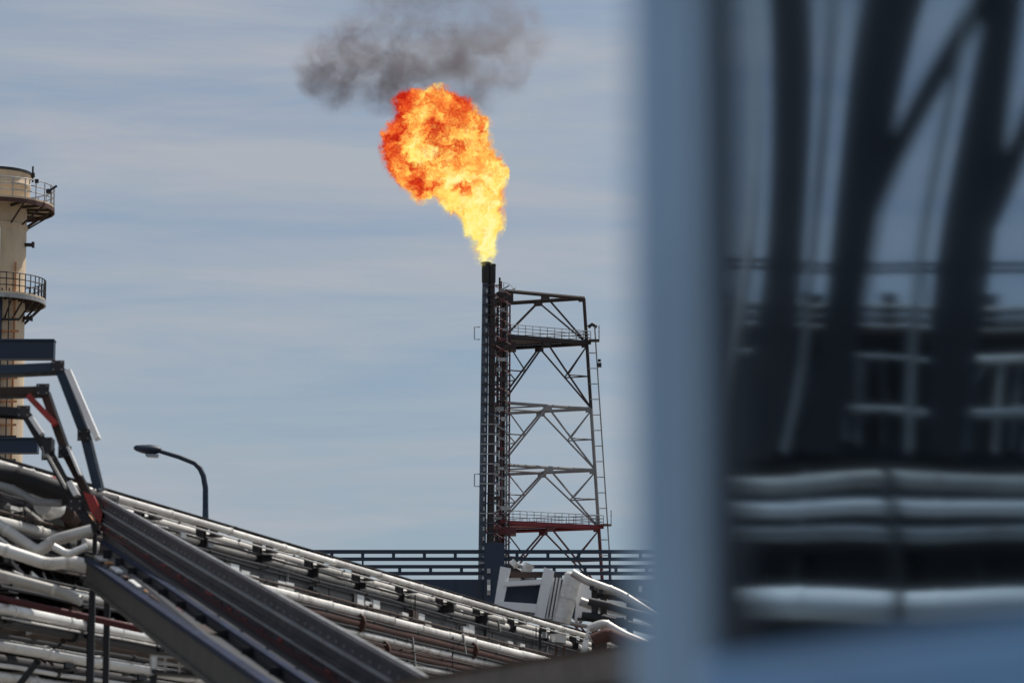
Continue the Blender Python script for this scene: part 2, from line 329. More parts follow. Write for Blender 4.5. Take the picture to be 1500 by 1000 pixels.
# ================================================================== flame and smoke (volumes shaped by smooth unions of balls)
def ball_volume(name, balls, Y, label, cat, pad, voxel, disp, seed, kind):
    bl = []
    for (x, y, r, dy) in balls: bl.append((at(x, y, Y + dy), r * Y / FPX))
    org = bl[0][0].copy()
    bm = bmesh.new()
    for c, r in bl:
        bmesh.ops.create_icosphere(bm, subdivisions=3, radius=r + pad, matrix=Matrix.Translation(c - org))
    me = bpy.data.meshes.new(name); bm.to_mesh(me); bm.free()
    o = bpy.data.objects.new(name, me); COL.objects.link(o); o.location = org; tag(o, label, cat)
    rm = o.modifiers.new('union', 'REMESH'); rm.mode = 'VOXEL'; rm.voxel_size = voxel
    m = bpy.data.materials.new(name); m.use_nodes = True; t = m.node_tree; n = t.nodes; l = t.links; n.clear()
    ou = n.new('ShaderNodeOutputMaterial'); tcn = n.new('ShaderNodeTexCoord')
    def math_(op, a, b=None, c=None):
        q = n.new('ShaderNodeMath'); q.operation = op
        for i, v in enumerate((a, b, c)):
            if v is None: continue
            if isinstance(v, (int, float)): q.inputs[i].default_value = v
            else: l.new(v, q.inputs[i])
        return q.outputs[0]
    def vmath(op, a, b):
        q = n.new('ShaderNodeVectorMath'); q.operation = op
        for i, v in enumerate((a, b)):
            if isinstance(v, (tuple, Vector)): q.inputs[i].default_value = v
            else: l.new(v, q.inputs[i])
        return q
    def noise(vec, sc, det, rough=.6, dist=0.0):
        q = n.new('ShaderNodeTexNoise'); q.inputs['Scale'].default_value = sc; q.inputs['Detail'].default_value = det; q.inputs['Roughness'].default_value = rough; q.inputs['Distortion'].default_value = dist
        l.new(vec, q.inputs['Vector']); return q
    def rng(v, a, b, c, d, smooth=True):
        q = n.new('ShaderNodeMapRange'); q.interpolation_type = 'SMOOTHSTEP' if smooth else 'LINEAR'
        for i, x in enumerate((a, b, c, d)): q.inputs[i + 1].default_value = x
        l.new(v, q.inputs[0]); return q.outputs[0]
    pos = vmath('ADD', tcn.outputs['Object'], (seed, seed * .37, 0)).outputs[0]
    wp = tcn.outputs['Object']
    for sc, am in disp:
        nz = noise(pos, sc, 4, .6)
        sub = vmath('SUBTRACT', nz.outputs['Color'], (.5, .5, .5)); q = n.new('ShaderNodeVectorMath'); q.operation = 'SCALE'; q.inputs['Scale'].default_value = am
        l.new(sub.outputs[0], q.inputs[0]); wp = vmath('ADD', wp, q.outputs[0]).outputs[0]
    d = None
    for c, r in bl:
        q = vmath('DISTANCE', wp, tuple(c - org)).outputs['Value']; q = math_('SUBTRACT', q, r)
        d = q if d is None else math_('SMOOTH_MIN', d, q, 1.3 if kind == 'fire' else 2.5)
    if kind == 'fire':
        fn = noise(wp, 0.6, 5, .55, 2.0); bn = noise(wp, 0.22, 3, .5, 1.6); rg = noise(wp, .42, 4, .55, 1.0); rg2 = noise(pos, 1.5, 5, .6, 1.4)
        core = rng(d, 0.1, -0.45, 0, 5.0); halo = rng(d, 0.7, 0.0, 0, .35)
        dens = math_('ADD', core, halo)
        # folds: thin dark ridges winding through the fire, coarse and fine
        v = math_('ABSOLUTE', math_('SUBTRACT', rg.outputs['Fac'], .5)); vein = rng(v, 0, .055, -.36, .05)
        v2 = math_('ABSOLUTE', math_('SUBTRACT', rg2.outputs['Fac'], .5)); vein2 = rng(v2, 0, .05, -.11, .03)
        depth = rng(d, 0.5, -1.2, -.16, .14)
        sep = n.new('ShaderNodeSeparateXYZ'); l.new(tcn.outputs['Object'], sep.inputs[0])
        hgt = rng(sep.outputs[2], 3, 18, .27, -.14, False)
        lft = rng(sep.outputs[0], -9, -2, -.10, .13, False)
        # the winding folds fade out in the hot lower stem
        vf = rng(sep.outputs[2], 2, 12, .25, 1.0, False)
        tmp = math_('ADD', math_('MULTIPLY', math_('SUBTRACT', fn.outputs['Fac'], .5), 1.0), math_('MULTIPLY', math_('SUBTRACT', bn.outputs['Fac'], .5), 1.9))
        tmp = math_('ADD', tmp, math_('MULTIPLY', math_('ADD', vein, vein2), vf)); tmp = math_('ADD', tmp, depth); tmp = math_('ADD', tmp, hgt); tmp = math_('ADD', tmp, lft)
        for (x, y, r, am) in ((611, 270, 13, .5), (682, 277, 10, .35), (706, 186, 12, .5), (648, 205, 14, .25)):
            q = vmath('DISTANCE', wp, tuple(at(x, y, Y - 9.0) - org)).outputs['Value']
            tmp = math_('SUBTRACT', tmp, rng(q, r * Y / FPX * 2.6, r * Y / FPX * 0.9, 0, am))
        tmp = math_('ADD', tmp, .605)
        rp = n.new('ShaderNodeValToRGB'); e = rp.color_ramp.elements
        e[0].position = 0.0; e[0].color = (0.42, 0.01, 0.005, 1); e[1].position = 1.0; e[1].color = (1.0, 0.93, 0.42, 1)
        for p_, c_ in ((.22, (0.75, 0.045, 0.012)), (.40, (1.0, 0.20, 0.035)), (.53, (1.0, 0.42, 0.07)), (.66, (1.0, 0.70, 0.13)), (.82, (1.0, 0.84, 0.18))):
            k = e.new(p_); k.color = (*c_, 1)
        l.new(tmp, rp.inputs[0])
        em = n.new('ShaderNodeEmission'); l.new(rp.outputs[0], em.inputs[0]); l.new(math_('MULTIPLY', dens, 1.05), em.inputs[1])
        ab = n.new('ShaderNodeVolumeAbsorption'); ab.inputs[0].default_value = (0, 0, 0, 1); l.new(dens, ab.inputs[1])
        ad = n.new('ShaderNodeAddShader'); l.new(em.outputs[0], ad.inputs[0]); l.new(ab.outputs[0], ad.inputs[1]); l.new(ad.outputs[0], ou.inputs['Volume'])
        m.cycles.volume_step_rate = 0.045
    else:
        fn = noise(wp, 0.24, 7, .62, 1.2)
        a = rng(d, 0.8, -2.0, 0, 1); b = rng(fn.outputs['Fac'], .40, .66, 0.10, 1)
        dens = math_('MULTIPLY', math_('MULTIPLY', a, b), 0.36)
        # thickest at the lower left rim, thinning upwards
        sep = n.new('ShaderNodeSeparateXYZ'); l.new(tcn.outputs['Object'], sep.inputs[0])
        dens = math_('MULTIPLY', dens, rng(sep.outputs[2], -3, 8, 1.5, .7, False))
        dens = math_('MULTIPLY', dens, rng(sep.outputs[0], 4, 20, 1, .55, False))
        pv = n.new('ShaderNodeVolumePrincipled'); pv.inputs['Color'].default_value = (0.36, 0.32, 0.34, 1); l.new(dens, pv.inputs['Density']); pv.inputs['Anisotropy'].default_value = 0.2
        l.new(pv.outputs[0], ou.inputs['Volume'])
        m.cycles.volume_step_rate = 0.25
    me.materials.append(m)
    return o
ball_volume('flame', [(708, 376, 9, -6.5), (708, 352, 18, -6.5), (706, 324, 27, -6.5), (702, 292, 34, -6), (696, 256, 41, -6), (672, 218, 44, -5), (664, 180, 37, -4),
                      (622, 180, 37, -4), (600, 212, 39, -5), (600, 240, 32, -5), (617, 272, 20, -7), (640, 240, 34, -5), (650, 205, 42, -5), (645, 156, 26, -4), (601, 160, 24, -4), (692, 192, 25, -6), (655, 262, 30, -6), (672, 290, 26, -6)], TY,
            'billowing orange and yellow flame leaning left off the flare tip', 'flame', 0.9, 0.5, ((.16, 2.6), (.45, 3.2), (1.1, 2.3), (2.8, 1.0)), 3.1, 'fire')
ball_volume('smoke_plume', [(500, 118, 46, 2), (478, 88, 46, 3), (520, 60, 52, 4), (560, 100, 48, 3), (556, 140, 26, 0), (585, 135, 30, -2), (600, 120, 30, -2), (625, 115, 30, -1), (700, 135, 34, 0), (665, 105, 30, 0), (460, 110, 34, 3), (600, 50, 62, 4), (650, 60, 60, 3), (700, 70, 62, 3), (735, 100, 50, 4), (760, 50, 62, 5),
                            (640, -20, 60, 3), (560, -20, 60, 5), (720, -40, 70, 5), (660, -90, 70, 5)], TY + 6,
            'thin dark grey smoke drifting above the flare flame', 'smoke', 1.0, 0.9, ((.09, 5.5), (.3, 3.0), (.9, 1.0)), 11.0, 'smoke')

# ================================================================== exhaust stack at the left edge
SY = 208.0
sc_ = at(-10, 400, SY); sx = sc_.x; px = SY / FPX
stack = thing('exhaust_stack', 'cream steel exhaust stack with two railed platforms at the left edge', 'chimney', (sx, SY, 0))
def szz(y): return at(0, y + 5, SY).z
mb = MB(); r0 = 48 * px
prof = [(r0 * 1.03, 0), (r0 * 1.03, szz(500))] + [(r0, szz(499)), (r0, szz(332)), (r0 * 1.04, szz(331)), (r0 * 1.04, szz(327)), (r0, szz(326)), (r0, szz(300))]
mb.lathe((sx, SY, 0), prof, 48); sh = mb.build('shell', M['cream'], stack, True)
mb = MB(); r1 = 52 * px
mb.lathe((sx, SY, 0), [(r0, szz(300)), (r1, szz(298)), (r1, szz(272)), (r1 * 1.015, szz(271)), (r1 * 1.015, szz(268)), (r1, szz(267)), (r1 * 1.01, szz(256)), (r1 * 1.03, szz(255)), (r1 * 1.03, szz(252)), (r1 * .95, szz(251)), (r1 * .93, szz(280)), (0, szz(281))], 48)
mb.build('crown', M['cream'], stack, True)
mb = MB(); mb.lathe((sx, SY, 0), [(r1 * 1.03, szz(253)), (r1 * 1.05, szz(252.5)), (r1 * 1.05, szz(249)), (r1 * .9, szz(248.5)), (r1 * .9, szz(254))], 48); mb.build('rim', M['dark'], stack, True)
for yz, rp, nm in ((300, 88, 'upper'), (436, 78, 'lower')):
    ro = rp * px; z0 = szz(yz)
    a0, a1 = (R(-180), R(180)) if nm == 'upper' else (R(-150), R(62))
    nseg = 28
    pts = [Vector((sx + ro * math.cos(a0 + (a1 - a0) * k / nseg), SY + ro * math.sin(a0 + (a1 - a0) * k / nseg), z0)) for k in range(nseg + 1)]
    ins = [Vector((sx + r0 * .99 * math.cos(a0 + (a1 - a0) * k / nseg), SY + r0 * .99 * math.sin(a0 + (a1 - a0) * k / nseg), z0)) for k in range(nseg + 1)]
    mb = MB()
    for k in range(nseg): mb.prism([pts[k], pts[k + 1], ins[k + 1], ins[k]], (0, 0, 0.14))
    deck = mb.build('platform', M['cream'], stack)
    mb = MB()
    for k in range(nseg): mb.beam(pts[k] - Vector((0, 0, .12)), pts[k + 1] - Vector((0, 0, .12)), 0.1, 0.26)
    mb.build('toe_beam', M['rust'] if nm == 'upper' else M['grey'], deck)
    for k in range(0, nseg + 1, 2):
        d = (pts[k] - Vector((sx, SY, z0))).normalized()
        mb = MB(); mb.beam(pts[k] - d * .1 - Vector((0, 0, .2)), Vector((sx, SY, z0 - 1.25 * (1 if nm == 'upper' else 1.1))) + d * r0, 0.07, 0.10)
        mb.beam(pts[k] - d * .1 - Vector((0, 0, .12)), ins[k] - Vector((0, 0, .12)), 0.1, 0.16); mb.build('bracket', M['brown'], deck)
    railing(stack, [p + Vector((0, 0, .14)) for p in pts], 1.15, M['grey'] if nm == 'upper' else M['dark'], 0.035, 2, 0.75)
mb = MB()
for dx in (-.22, .22): mb.tube([Vector((sx + r0 * .55 + dx, SY - r0 * .84 - .3, 0)), Vector((sx + r0 * .55 + dx, SY - r0 * .84 - .3, szz(425)))], 0.04, 6)
mb.build('ladder', M['dark'], stack)
MB().tube([Vector((sx + r0 * .3, SY - r0 * .97 - .25, 0)), Vector((sx + r0 * .3, SY - r0 * .97 - .25, szz(430)))], 0.34, 10).build('cable_duct', M['blue'], stack, True)
MB().tube([Vector((sx + r0 * .33, SY - r0 * .95 - .12, szz(380))), Vector((sx + r0 * .33, SY - r0 * .95 - .12, szz(337)))], 0.05, 8).build('sample_pipe', M['cladw'], stack, True)
for yy in (355, 462):
    p = Vector((sx + r0 + .2, SY - .3, szz(yy))); mb = MB(); mb.tube([p - Vector((.3, 0, 0)), p + Vector((.2, 0, 0))], .12, 8); mb.box(p + Vector((.28, 0, 0)), (.14, .34, .34)); mb.build('sample_port', M['dark'], stack)
p = Vector((sx + r1 + .15, SY, szz(262))); mb = MB(); mb.tube([p, p + Vector((0, 0, 1.0))], .06, 6); mb.tube([p + Vector((0, 0, .5)), p + Vector((-.55, -.2, .45))], .08, 6); mb.box(p + Vector((0, 0, .45)), (.25, .25, .25)); mb.build('lightning_rod', M['dark'], stack)
p = Vector((sx + 84 * px, SY - 1.2, szz(281))); mb = MB(); mb.box(p, (.3, .3, .25)); mb.beam(p, p + Vector((.5, 0, .35)), .12, .12); mb.build('floodlight', M['black'], stack)
p = Vector((sx + 70 * px, SY - 2.4, szz(272))); mb = MB(); mb.box(p, (.22, .22, .22)); mb.build('floodlight', M['black'], stack)
MB().tube([Vector((sx + r0 * .80, SY - r0 * .6 - .3, szz(700))), Vector((sx + r0 * .80, SY - r0 * .6 - .3, szz(385)))], 0.07, 8).build('drain_pipe', M['orange'], stack, True)
for yy in range(470, 700, 17):
    mb = MB(); mb.box(Vector((sx + r0 * .62 + .1, SY - r0 * .8 - .3, szz(yy))), (1.2, .2, .12)); mb.build('pipe_strap', M['orange'] if yy % 2 else M['dark'], stack)

# ================================================================== blue girder ends beside the stack
def blue_girder(y0, y1, xe, Y, label):
    a = at(-220, (y0 + y1) / 2, Y); b = at(xe, (y0 + y1) / 2, Y); h = (y1 - y0) * Y / FPX
    t = thing('box_girder', label, 'girder', Vector((a.x, a.y, 0)), 'blue box girders at the left edge')
    mb = MB(); mb.beam(a, b, 0.5, h); mb.build('web', M['blue'], t)
    mb = MB(); mb.beam(a + Vector((0, -.02, h / 2)), b + Vector((.02, -.02, h / 2)), .62, .05); mb.build('flange', M['blueg'], t)
    mb = MB(); mb.beam(Vector((a.x + .5, Y, 0)), Vector((a.x + .5, Y, a.z - h / 2)), .3, .3); mb.build('post', M['blue'], t)
blue_girder(499, 527, 80, 120, 'navy blue horizontal box girder crossing in front of the stack below its lower platform')
blue_girder(643, 664, 56, 118, 'lower and shorter navy blue box girder end, low on the stack behind the bent trays')

# ================================================================== blue pipe bridge behind the tower foot
BY = 300.0
bx0, bx1 = at(470, 900, BY).x - 30, at(2600, 900, BY).x
bridge = thing('pipe_bridge', 'long navy blue steel bridge with slotted parapet running behind the rack', 'bridge', Vector((at(722, 1300, BY).x, BY, 0)))
def bz(y): return at(750, y, BY).z
for ya, yb in ((805, 810.5), (816, 821), (827, 832), (837, 842), ):
    mb = MB(); mb.box(((bx0 + bx1) / 2, BY, (bz(ya) + bz(yb)) / 2), (bx1 - bx0, .3, bz(ya) - bz(yb))); mb.build('chord', M['blue'], bridge)
mb = MB(); mb.box(((bx0 + bx1) / 2, BY, (bz(849) + bz(905)) / 2), (bx1 - bx0, 1.2, bz(849) - bz(905))); pl = mb.build('girder_plate', M['blue'], bridge)
x = bx0 + 1; k = 0
while x < bx1:
    mb = MB(); mb.box((x, BY + .02, (bz(810) + bz(816.5)) / 2), (.28, .2, bz(810) - bz(816.5) + .02)); mb.build('spacer', M['blue'], bridge)
    mb = MB(); mb.box((x + .55, BY + .02, (bz(831.5) + bz(837.5)) / 2), (.28, .2, bz(831.5) - bz(837.5) + .02)); mb.build('spacer', M['blue'], bridge)
    mb = MB(); mb.box((x, BY - .62, (bz(850) + bz(904)) / 2), (.1, .06, bz(850) - bz(904))); mb.build('stiffener', M['blue'], pl)
    if k % 8 == 4:
        mb = MB(); mb.box((x, BY + .3, (bz(806) + bz(905)) / 2), (.16, .2, bz(806) - bz(905))); mb.build('post', M['blue'], bridge)
    x += 2.72; k += 1
for xx in (at(724, 900, BY).x, at(1210, 900, BY).x, at(330, 900, BY).x, at(1700, 900, BY).x, at(2200, 900, BY).x):
    mb = MB(); mb.box((xx, BY - 1.0, bz(797) / 2), (1.75, .7, bz(797))); mb.build('column', M['blueg'] if 0 else M['blue'], bridge)
for k in range(3):
    mb = MB(); z = bz(846) ; mb.box((at(716 + 0 * k, 900, BY).x, BY - 1.5, bz(838 + 16 * k)), (.3, .3, .4)); mb.build('floodlight', M['grey'], bridge)
for xx, yy in ((716, 860), (938, 862)):
    p = at(xx, yy, BY - 1.7); mb = MB(); mb.box(p, (.28, .3, .5)); mb.box(p + Vector((0, .3, .1)), (.1, .4, .1)); mb.build('wall_lamp', M['cladw'], bridge)

# ================================================================== the pipe rack
PHI = math.atan(0.27 * 1.0)
D = Vector((math.sin(PHI), math.cos(PHI), 0)); LAT = Vector((-math.cos(PHI), math.sin(PHI), 0)); UP = Vector((0, 0, 1))
RO = at(0, 1300, 60); RO.z = 0
def rk(s, u, h): return RO + D * s + LAT * u + UP * (1.7 + h)
k0 = RO.x / RO.y
def u_for(y0, h):
    """offset behind the near row so that a row at height h crosses the left edge at y0"""
    b = (500 - y0) / FPX; el = (math.sin(PITCH) + b * math.cos(PITCH)) / (math.cos(PITCH) - b * math.sin(PITCH))
    Y = h / el
    c, s = math.cos(PHI), math.sin(PHI)
    return (Y - RO.y) / (s + (c + k0 * s) / (s - k0 * c) * c)
S0, S1 = -13.0, 78.0
rack = thing('pipe_rack', 'long dark steel rack carrying rows of pipes toward the flare', 'pipe rack', RO)
def seam_tube(r, ln, n=20):
    mb = MB(); c = Vector((0, 0, 0)); e = 0.016
    mb.lathe(c, [(r, 0), (r, ln - .10), (r + e, ln - .085), (r + e, ln - .02), (r - .004, ln - .004)], n)
    return mb
MESHES = {}
def clad_pipe(y0, h, r, mt, label, s0=S0, s1=S1, ln=2.4, shoes=True, name='pipe', group='insulated pipes lying on the pipe rack', u=None):
    u = u_for(y0, h) if u is None else u
    t = thing(name, label, 'pipe', rk(s0, u, h), group)
    key = (round(r, 3), ln, mt)
    if key not in MESHES:
        me = seam_tube(r, ln).mesh('cladding_section', Vector((0, 0, 0)), True); me.materials.append(M[mt]); MESHES[key] = me
    q = D.to_track_quat('Z', 'Y'); s = s0; i = 0
    while s < s1:
        o = bpy.data.objects.new('cladding_section', MESHES[key]); COL.objects.link(o); o.parent = t
        o.rotation_mode = 'QUATERNION'; o.rotation_quaternion = q @ Quaternion((0, 0, 1), random.random() * 6)
        o.location = D * (s - s0) + Vector((0, 0, 0)) + LAT * random.uniform(-.006, .006) + UP * random.uniform(-.008, .008)
        s += ln; i += 1
    if shoes:
        key2 = ('shoe', round(r, 3))
        if key2 not in MESHES:
            mb = MB(); mb.obox(Vector((0, 0, -r - .05)), D * .2, LAT * .02, UP * .07); mb.obox(Vector((0, 0, -r - .115)), D * .22, LAT * .12, UP * .012)
            me = mb.mesh('pipe_shoe', Vector((0, 0, 0))); me.materials.append(M['dark']); MESHES[key2] = me
        s = -10.5
        while s < s1:
            o = bpy.data.objects.new('pipe_shoe', MESHES[key2]); COL.objects.link(o); o.parent = t; o.location = D * (s - s0); s += 3.5
    return t
def plain_pipe(u, h, r, mt, label, s0=S0, s1=S1, group='bare pipes lying on the pipe rack'):
    t = thing('pipe', label, 'pipe', rk(s0, u, h), group)
    MB().tube([rk(s0, u, h), rk((s0 + s1) / 2, u, h), rk(s1, u, h)], r, 12).build('run', M[mt], t, True)
    s = s0 + 2 + random.random() * 2
    fl = MB().tube([rk(s0, u, h) - D * .05, rk(s0, u, h) + D * .05], r * 1.7, 12).mesh('flange', rk(s0, u, h), True); fl.materials.append(M[mt])
    while s < s1:
        o = bpy.data.objects.new('flange', fl); COL.objects.link(o); o.parent = t; o.location = D * (s - s0); s += 9 + random.random() * 5
    return t
# insulated rows (height above eye level, row position from the photograph's left edge)
H1, H2, H3 = 7.35, 6.42, 4.95
def hy(y0, u):
    """height above the eye of a row at offset u that crosses the left edge at y0"""
    c, q = math.cos(PHI), math.sin(PHI); Y = RO.y + u * (q + (c + k0 * q) / (q - k0 * c) * c)
    b = (500 - y0) / FPX; return Y * (math.sin(PITCH) + b * math.cos(PITCH)) / (math.cos(PITCH) - b * math.sin(PITCH))
def row(y0, u, r, mt, label, **k): return clad_pipe(0, hy(y0, u), r, mt, label, u=u, **k)
row(684, 0.0, .07, 'clad', 'thinnest pale pipe along the very top edge of the pipe rack', ln=3.5)
row(703, .55, .085, 'cladw', 'pale pipe just below the top edge of the rack, cut into dashes by dark posts')
row(716, .35, .10, 'cladw', 'bright white pipe, third row from the top of the rack')
row(768, 0.0, .105, 'clad', 'pale clad pipe above the upper rust brown band, right of the ramp')
row(808, 0.0, .10, 'clad', 'pale clad pipe between the two rust brown bands right of the ramp')
row(849, 0.0, .10, 'clad', 'pale clad pipe under the lower rust brown band right of the ramp')
row(893, -1.6, .095, 'cladw', 'long bright pipe crossing the lower left, upper of the two')
row(946, -1.2, .105, 'cladw', 'long bright pipe crossing the lower left corner, lower of the two')
row(992, -1.0, .09, 'clad', 'dim pale pipe at the bottom left edge of the picture')
row(690, 1.2, .085, 'cladw', 'white pipe run on top of the rack left of the street lamp', s0=5.2, s1=11.5)
# bare rows that fill the levels behind
i = 0
fills = []
for (h, us) in ((7.2, (1.2, 2.0, 2.7, 3.5, 4.4, 5.2, 6.2)), (6.3, (.55, 1.0, 1.45, 2.6, 3.2, 4.9, 5.5, 6.3)), (4.85, (.55, 1.1, 1.7, 2.3, 2.9, 4.1, 4.8, 5.5, 6.2, 6.9)), (5.6, (1.0, 1.9, 2.9, 3.9, 5.0, 6.0))):
    for u in us: fills.append((u, h))
shade = ['rust', 'brown', 'dark', 'rust', 'dark', 'grey', 'brown']
words = {'rust': 'rust red', 'brown': 'dull brown', 'dark': 'dark grey', 'grey': 'mid grey'}
lev = {7.2: 'top', 6.3: 'second', 5.6: 'third', 4.85: 'lowest'}
cnt = {}
for u, h in fills:
    mt = shade[i % 7] if not (h == 6.3 and u < 1.6) else 'rust'; i += 1
    cnt[h] = cnt.get(h, 0) + 1
    ordn = ['nearest', 'second nearest', 'third nearest', 'fourth nearest', 'fifth nearest', 'sixth nearest', 'seventh nearest', 'eighth nearest', 'ninth nearest', 'farthest'][cnt[h] - 1]
    plain_pipe(u, h, .17 + .07 * random.random(), mt, f'{words[mt]} bare pipe on the {lev[h]} level of the rack, {ordn} of its level')
plain_pipe(.02, hy(788, .02), .15, 'rust', 'rust brown pipe forming the upper brown band right of the ramp', s0=7.5)
plain_pipe(.02, hy(829, .02), .14, 'rust', 'rust brown pipe forming the lower brown band right of the ramp', s0=7.5)
plain_pipe(.05, hy(870, .05), .13, 'brown', 'dull brown pipe just below the lowest pale clad row', s0=7.5)
plain_pipe(-1.5, hy(912, -1.5), .08, 'dark', 'dark pipe between the two long bright pipes at lower left')
plain_pipe(-1.0, hy(920, -1.0), .11, 'brown', 'brown pipe behind and between the two long bright pipes at lower left')
plain_pipe(-.9, hy(968, -.9), .11, 'dark', 'dark pipe under the lower long bright pipe at lower left')
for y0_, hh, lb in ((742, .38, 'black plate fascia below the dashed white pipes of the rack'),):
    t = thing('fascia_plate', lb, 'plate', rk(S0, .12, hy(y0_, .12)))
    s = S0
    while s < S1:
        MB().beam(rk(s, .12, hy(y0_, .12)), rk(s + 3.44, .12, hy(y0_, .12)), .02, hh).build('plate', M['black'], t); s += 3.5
# steel frames
bents = []
s = -10.5
while s < S1:
    for u in (0.28, 3.7, 7.4):
        MB().ibeam(rk(s, u, -1.7), rk(s, u, 7.55), .16, .2, .02, D).build('column', M['dark'], rack)
    for h, uu in ((H1 - .32, 7.4), (H2 - .48, 7.4), (5.25, 7.4), (H3 - .42, 8.2)):
        MB().ibeam(rk(s, random.uniform(-.12, .22), h), rk(s, uu, h), .14, random.choice((.14, .18, .2)), .02).build('cross_beam', M['dark'], rack)
    if int((s + 10.5) / 3.5) % 4 == 1:
        MB().tube([rk(s, .28, 5.3), rk(s + 3.5, .28, 6.2)], .05, 6).build('brace', M['dark'], rack)
        MB().tube([rk(s, .28, 2.2), rk(s + 3.5, .28, 4.3)], .05, 6).build('brace', M['dark'], rack)
    s += 3.5
for u in (0.28, 3.7, 7.4):
    for h in (H1 + .12 if u < 1 else H1 - .1, H2 - .25, 5.45, H3 - .2):
        MB().ibeam(rk(S0, u, h), rk(S1, u, h), .12, .18, .016).build('stringer', M['dark'] if u else M['brown'], rack)
for k in range(90):
    s_ = random.uniform(-8, 62); h_ = random.uniform(5.2, 7.3); l_ = random.uniform(.15, .7); u_ = random.uniform(-.12, .3)
    MB().beam(rk(s_, u_, h_), rk(s_ + random.choice((0, 0, .25)), u_, h_ - l_), random.choice((.03, .05, .08)), .05).build('hanger', M[random.choice(('dark', 'black', 'dark', 'grey', 'brown'))], rack)
for k in range(40):
    s_ = random.uniform(-8, 62); h_ = random.choice((7.05, 6.62, 6.2)); u_ = random.uniform(-.05, .5)
    MB().obox(rk(s_, u_, h_), D * random.uniform(.06, .3), LAT * .06, UP * random.uniform(.03, .10)).build('clip_box', M[random.choice(('dark', 'grey', 'cladw', 'black', 'brown'))], rack)
for k in range(60):
    s_ = random.uniform(-9, 9); h_ = random.uniform(3.9, 7.1); u_ = -1.2 if h_ < 4.8 else random.uniform(-.2, .1); l_ = random.uniform(.2, .9)
    MB().beam(rk(s_, u_, h_), rk(s_ + l_, u_, h_ + random.uniform(-.25, .12)), .04, random.choice((.03, .05, .07))).build('bracket_bar', M[random.choice(('cladw', 'clad', 'black', 'rust', 'dark', 'cladw'))], rack)
cond = [(694, -.06, .02, 'clad', 'thin silver'), (710, .2, .03, 'dark', 'thin dark'), (727, -.04, .03, 'black', 'thin jet black'), (752, -.05, .03, 'brown', 'slim brown'), (778, -.12, .025, 'dark', 'slim dark'), (797, -.1, .03, 'black', 'slim black'), (818, -.12, .022, 'brown', 'fine brown'), (838, -.1, .028, 'dark', 'fine dark'),
        (861, -.1, .035, 'black', 'narrow black'), (878, -.3, .03, 'cladw', 'narrow white'), (904, -1.65, .02, 'clad', 'wiry silver'), (931, -1.3, .035, 'black', 'wiry black'), (958, -1.25, .025, 'dark', 'wiry dark'), (975, -1.1, .04, 'cladw', 'low white'), (734, .1, .02, 'black', 'thin black'), (676, .6, .03, 'cladw', 'topmost thin white')]
for k, (y0, u, r, mt, nm) in enumerate(cond):
    a_, b_3 = (S0, random.uniform(25, 70)) if k % 3 else (random.uniform(-6, 6), S1)
    t = thing('conduit', f'{nm} conduit strung along the near face of the rack', 'conduit', rk(a_, u, hy(y0, u)), 'conduits strung along the rack')
    n_ = int((b_3 - a_) / 1.75); pp = [rk(a_ + (b_3 - a_) * i / n_, u + random.uniform(-.01, .01), hy(y0, u) + random.uniform(-.012, .012)) for i in range(n_ + 1)]
    MB().tube(pp, r, 8).build('run', M[mt], t, True)
    for i in range(1, n_, 2): MB().tube([pp[i] - D * .04, pp[i] + D * .04], r * 1.6, 8).build('clip', M['dark'], t)
# filler trays: dark decks added to shut bright sky out of the levels
for u0, u1, h, mt, label in ((1.6, 3.4, 6.75, 'dark', 'dark filler tray under the top level of the rack'), (4.0, 7.2, 6.95, 'black', 'wide black filler tray at the far side of the rack top level'),
                             (2.0, 3.5, 5.95, 'brown', 'brown filler tray in the middle of the rack'), (4.0, 7.2, 5.9, 'dark', 'wide dark filler tray at the far side below the second level'), (1.2, 3.5, 5.2, 'black', 'black filler tray above the lowest level of the rack'), (3.9, 7.6, 4.55, 'dark', 'dark lowest filler tray at the far side of the rack')):
    t = thing('filler_tray', label, 'cable tray', rk(S0, u0, h), 'added filler trays on the pipe rack')
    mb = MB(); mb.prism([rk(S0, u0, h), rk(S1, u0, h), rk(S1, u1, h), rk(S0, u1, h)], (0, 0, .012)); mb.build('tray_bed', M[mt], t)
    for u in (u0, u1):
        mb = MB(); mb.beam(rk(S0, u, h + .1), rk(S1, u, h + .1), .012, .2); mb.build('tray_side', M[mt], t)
# small boxes, valves and lagged fittings hung along the rack
def valve(p, r, mt, label, wheel=True):
    t = thing('valve', label, 'valve', p, 'valves on the rack pipes')
    mb = MB(); mb.tube([p - D * r * 1.6, p - D * r * .9, p, p + D * r * .9, p + D * r * 1.6], [r * .9, r * .9, r * 1.25, r * .9, r * .9], 12); mb.build('body', M[mt], t, True)
    mb = MB(); mb.tube([p, p + UP * r * 2.4], r * .4, 8); mb.build('stem', M['grey'], t, True)
    if wheel:
        ring = [p + UP * r * 2.4 + (D * math.cos(a) + LAT * math.sin(a)) * r * 1.3 for a in [k * math.pi / 6 for k in range(13)]]
        MB().tube(ring, r * .16, 6).build('handwheel', M['red'], t, True)
valve(rk(1.0, -.35, 6.75), .2, 'cladw', 'white valve at the left edge above the bent pipe')
valve(rk(2.2, -.3, 6.7), .16, 'brown', 'brown valve with handwheel left of the warm tan drum')
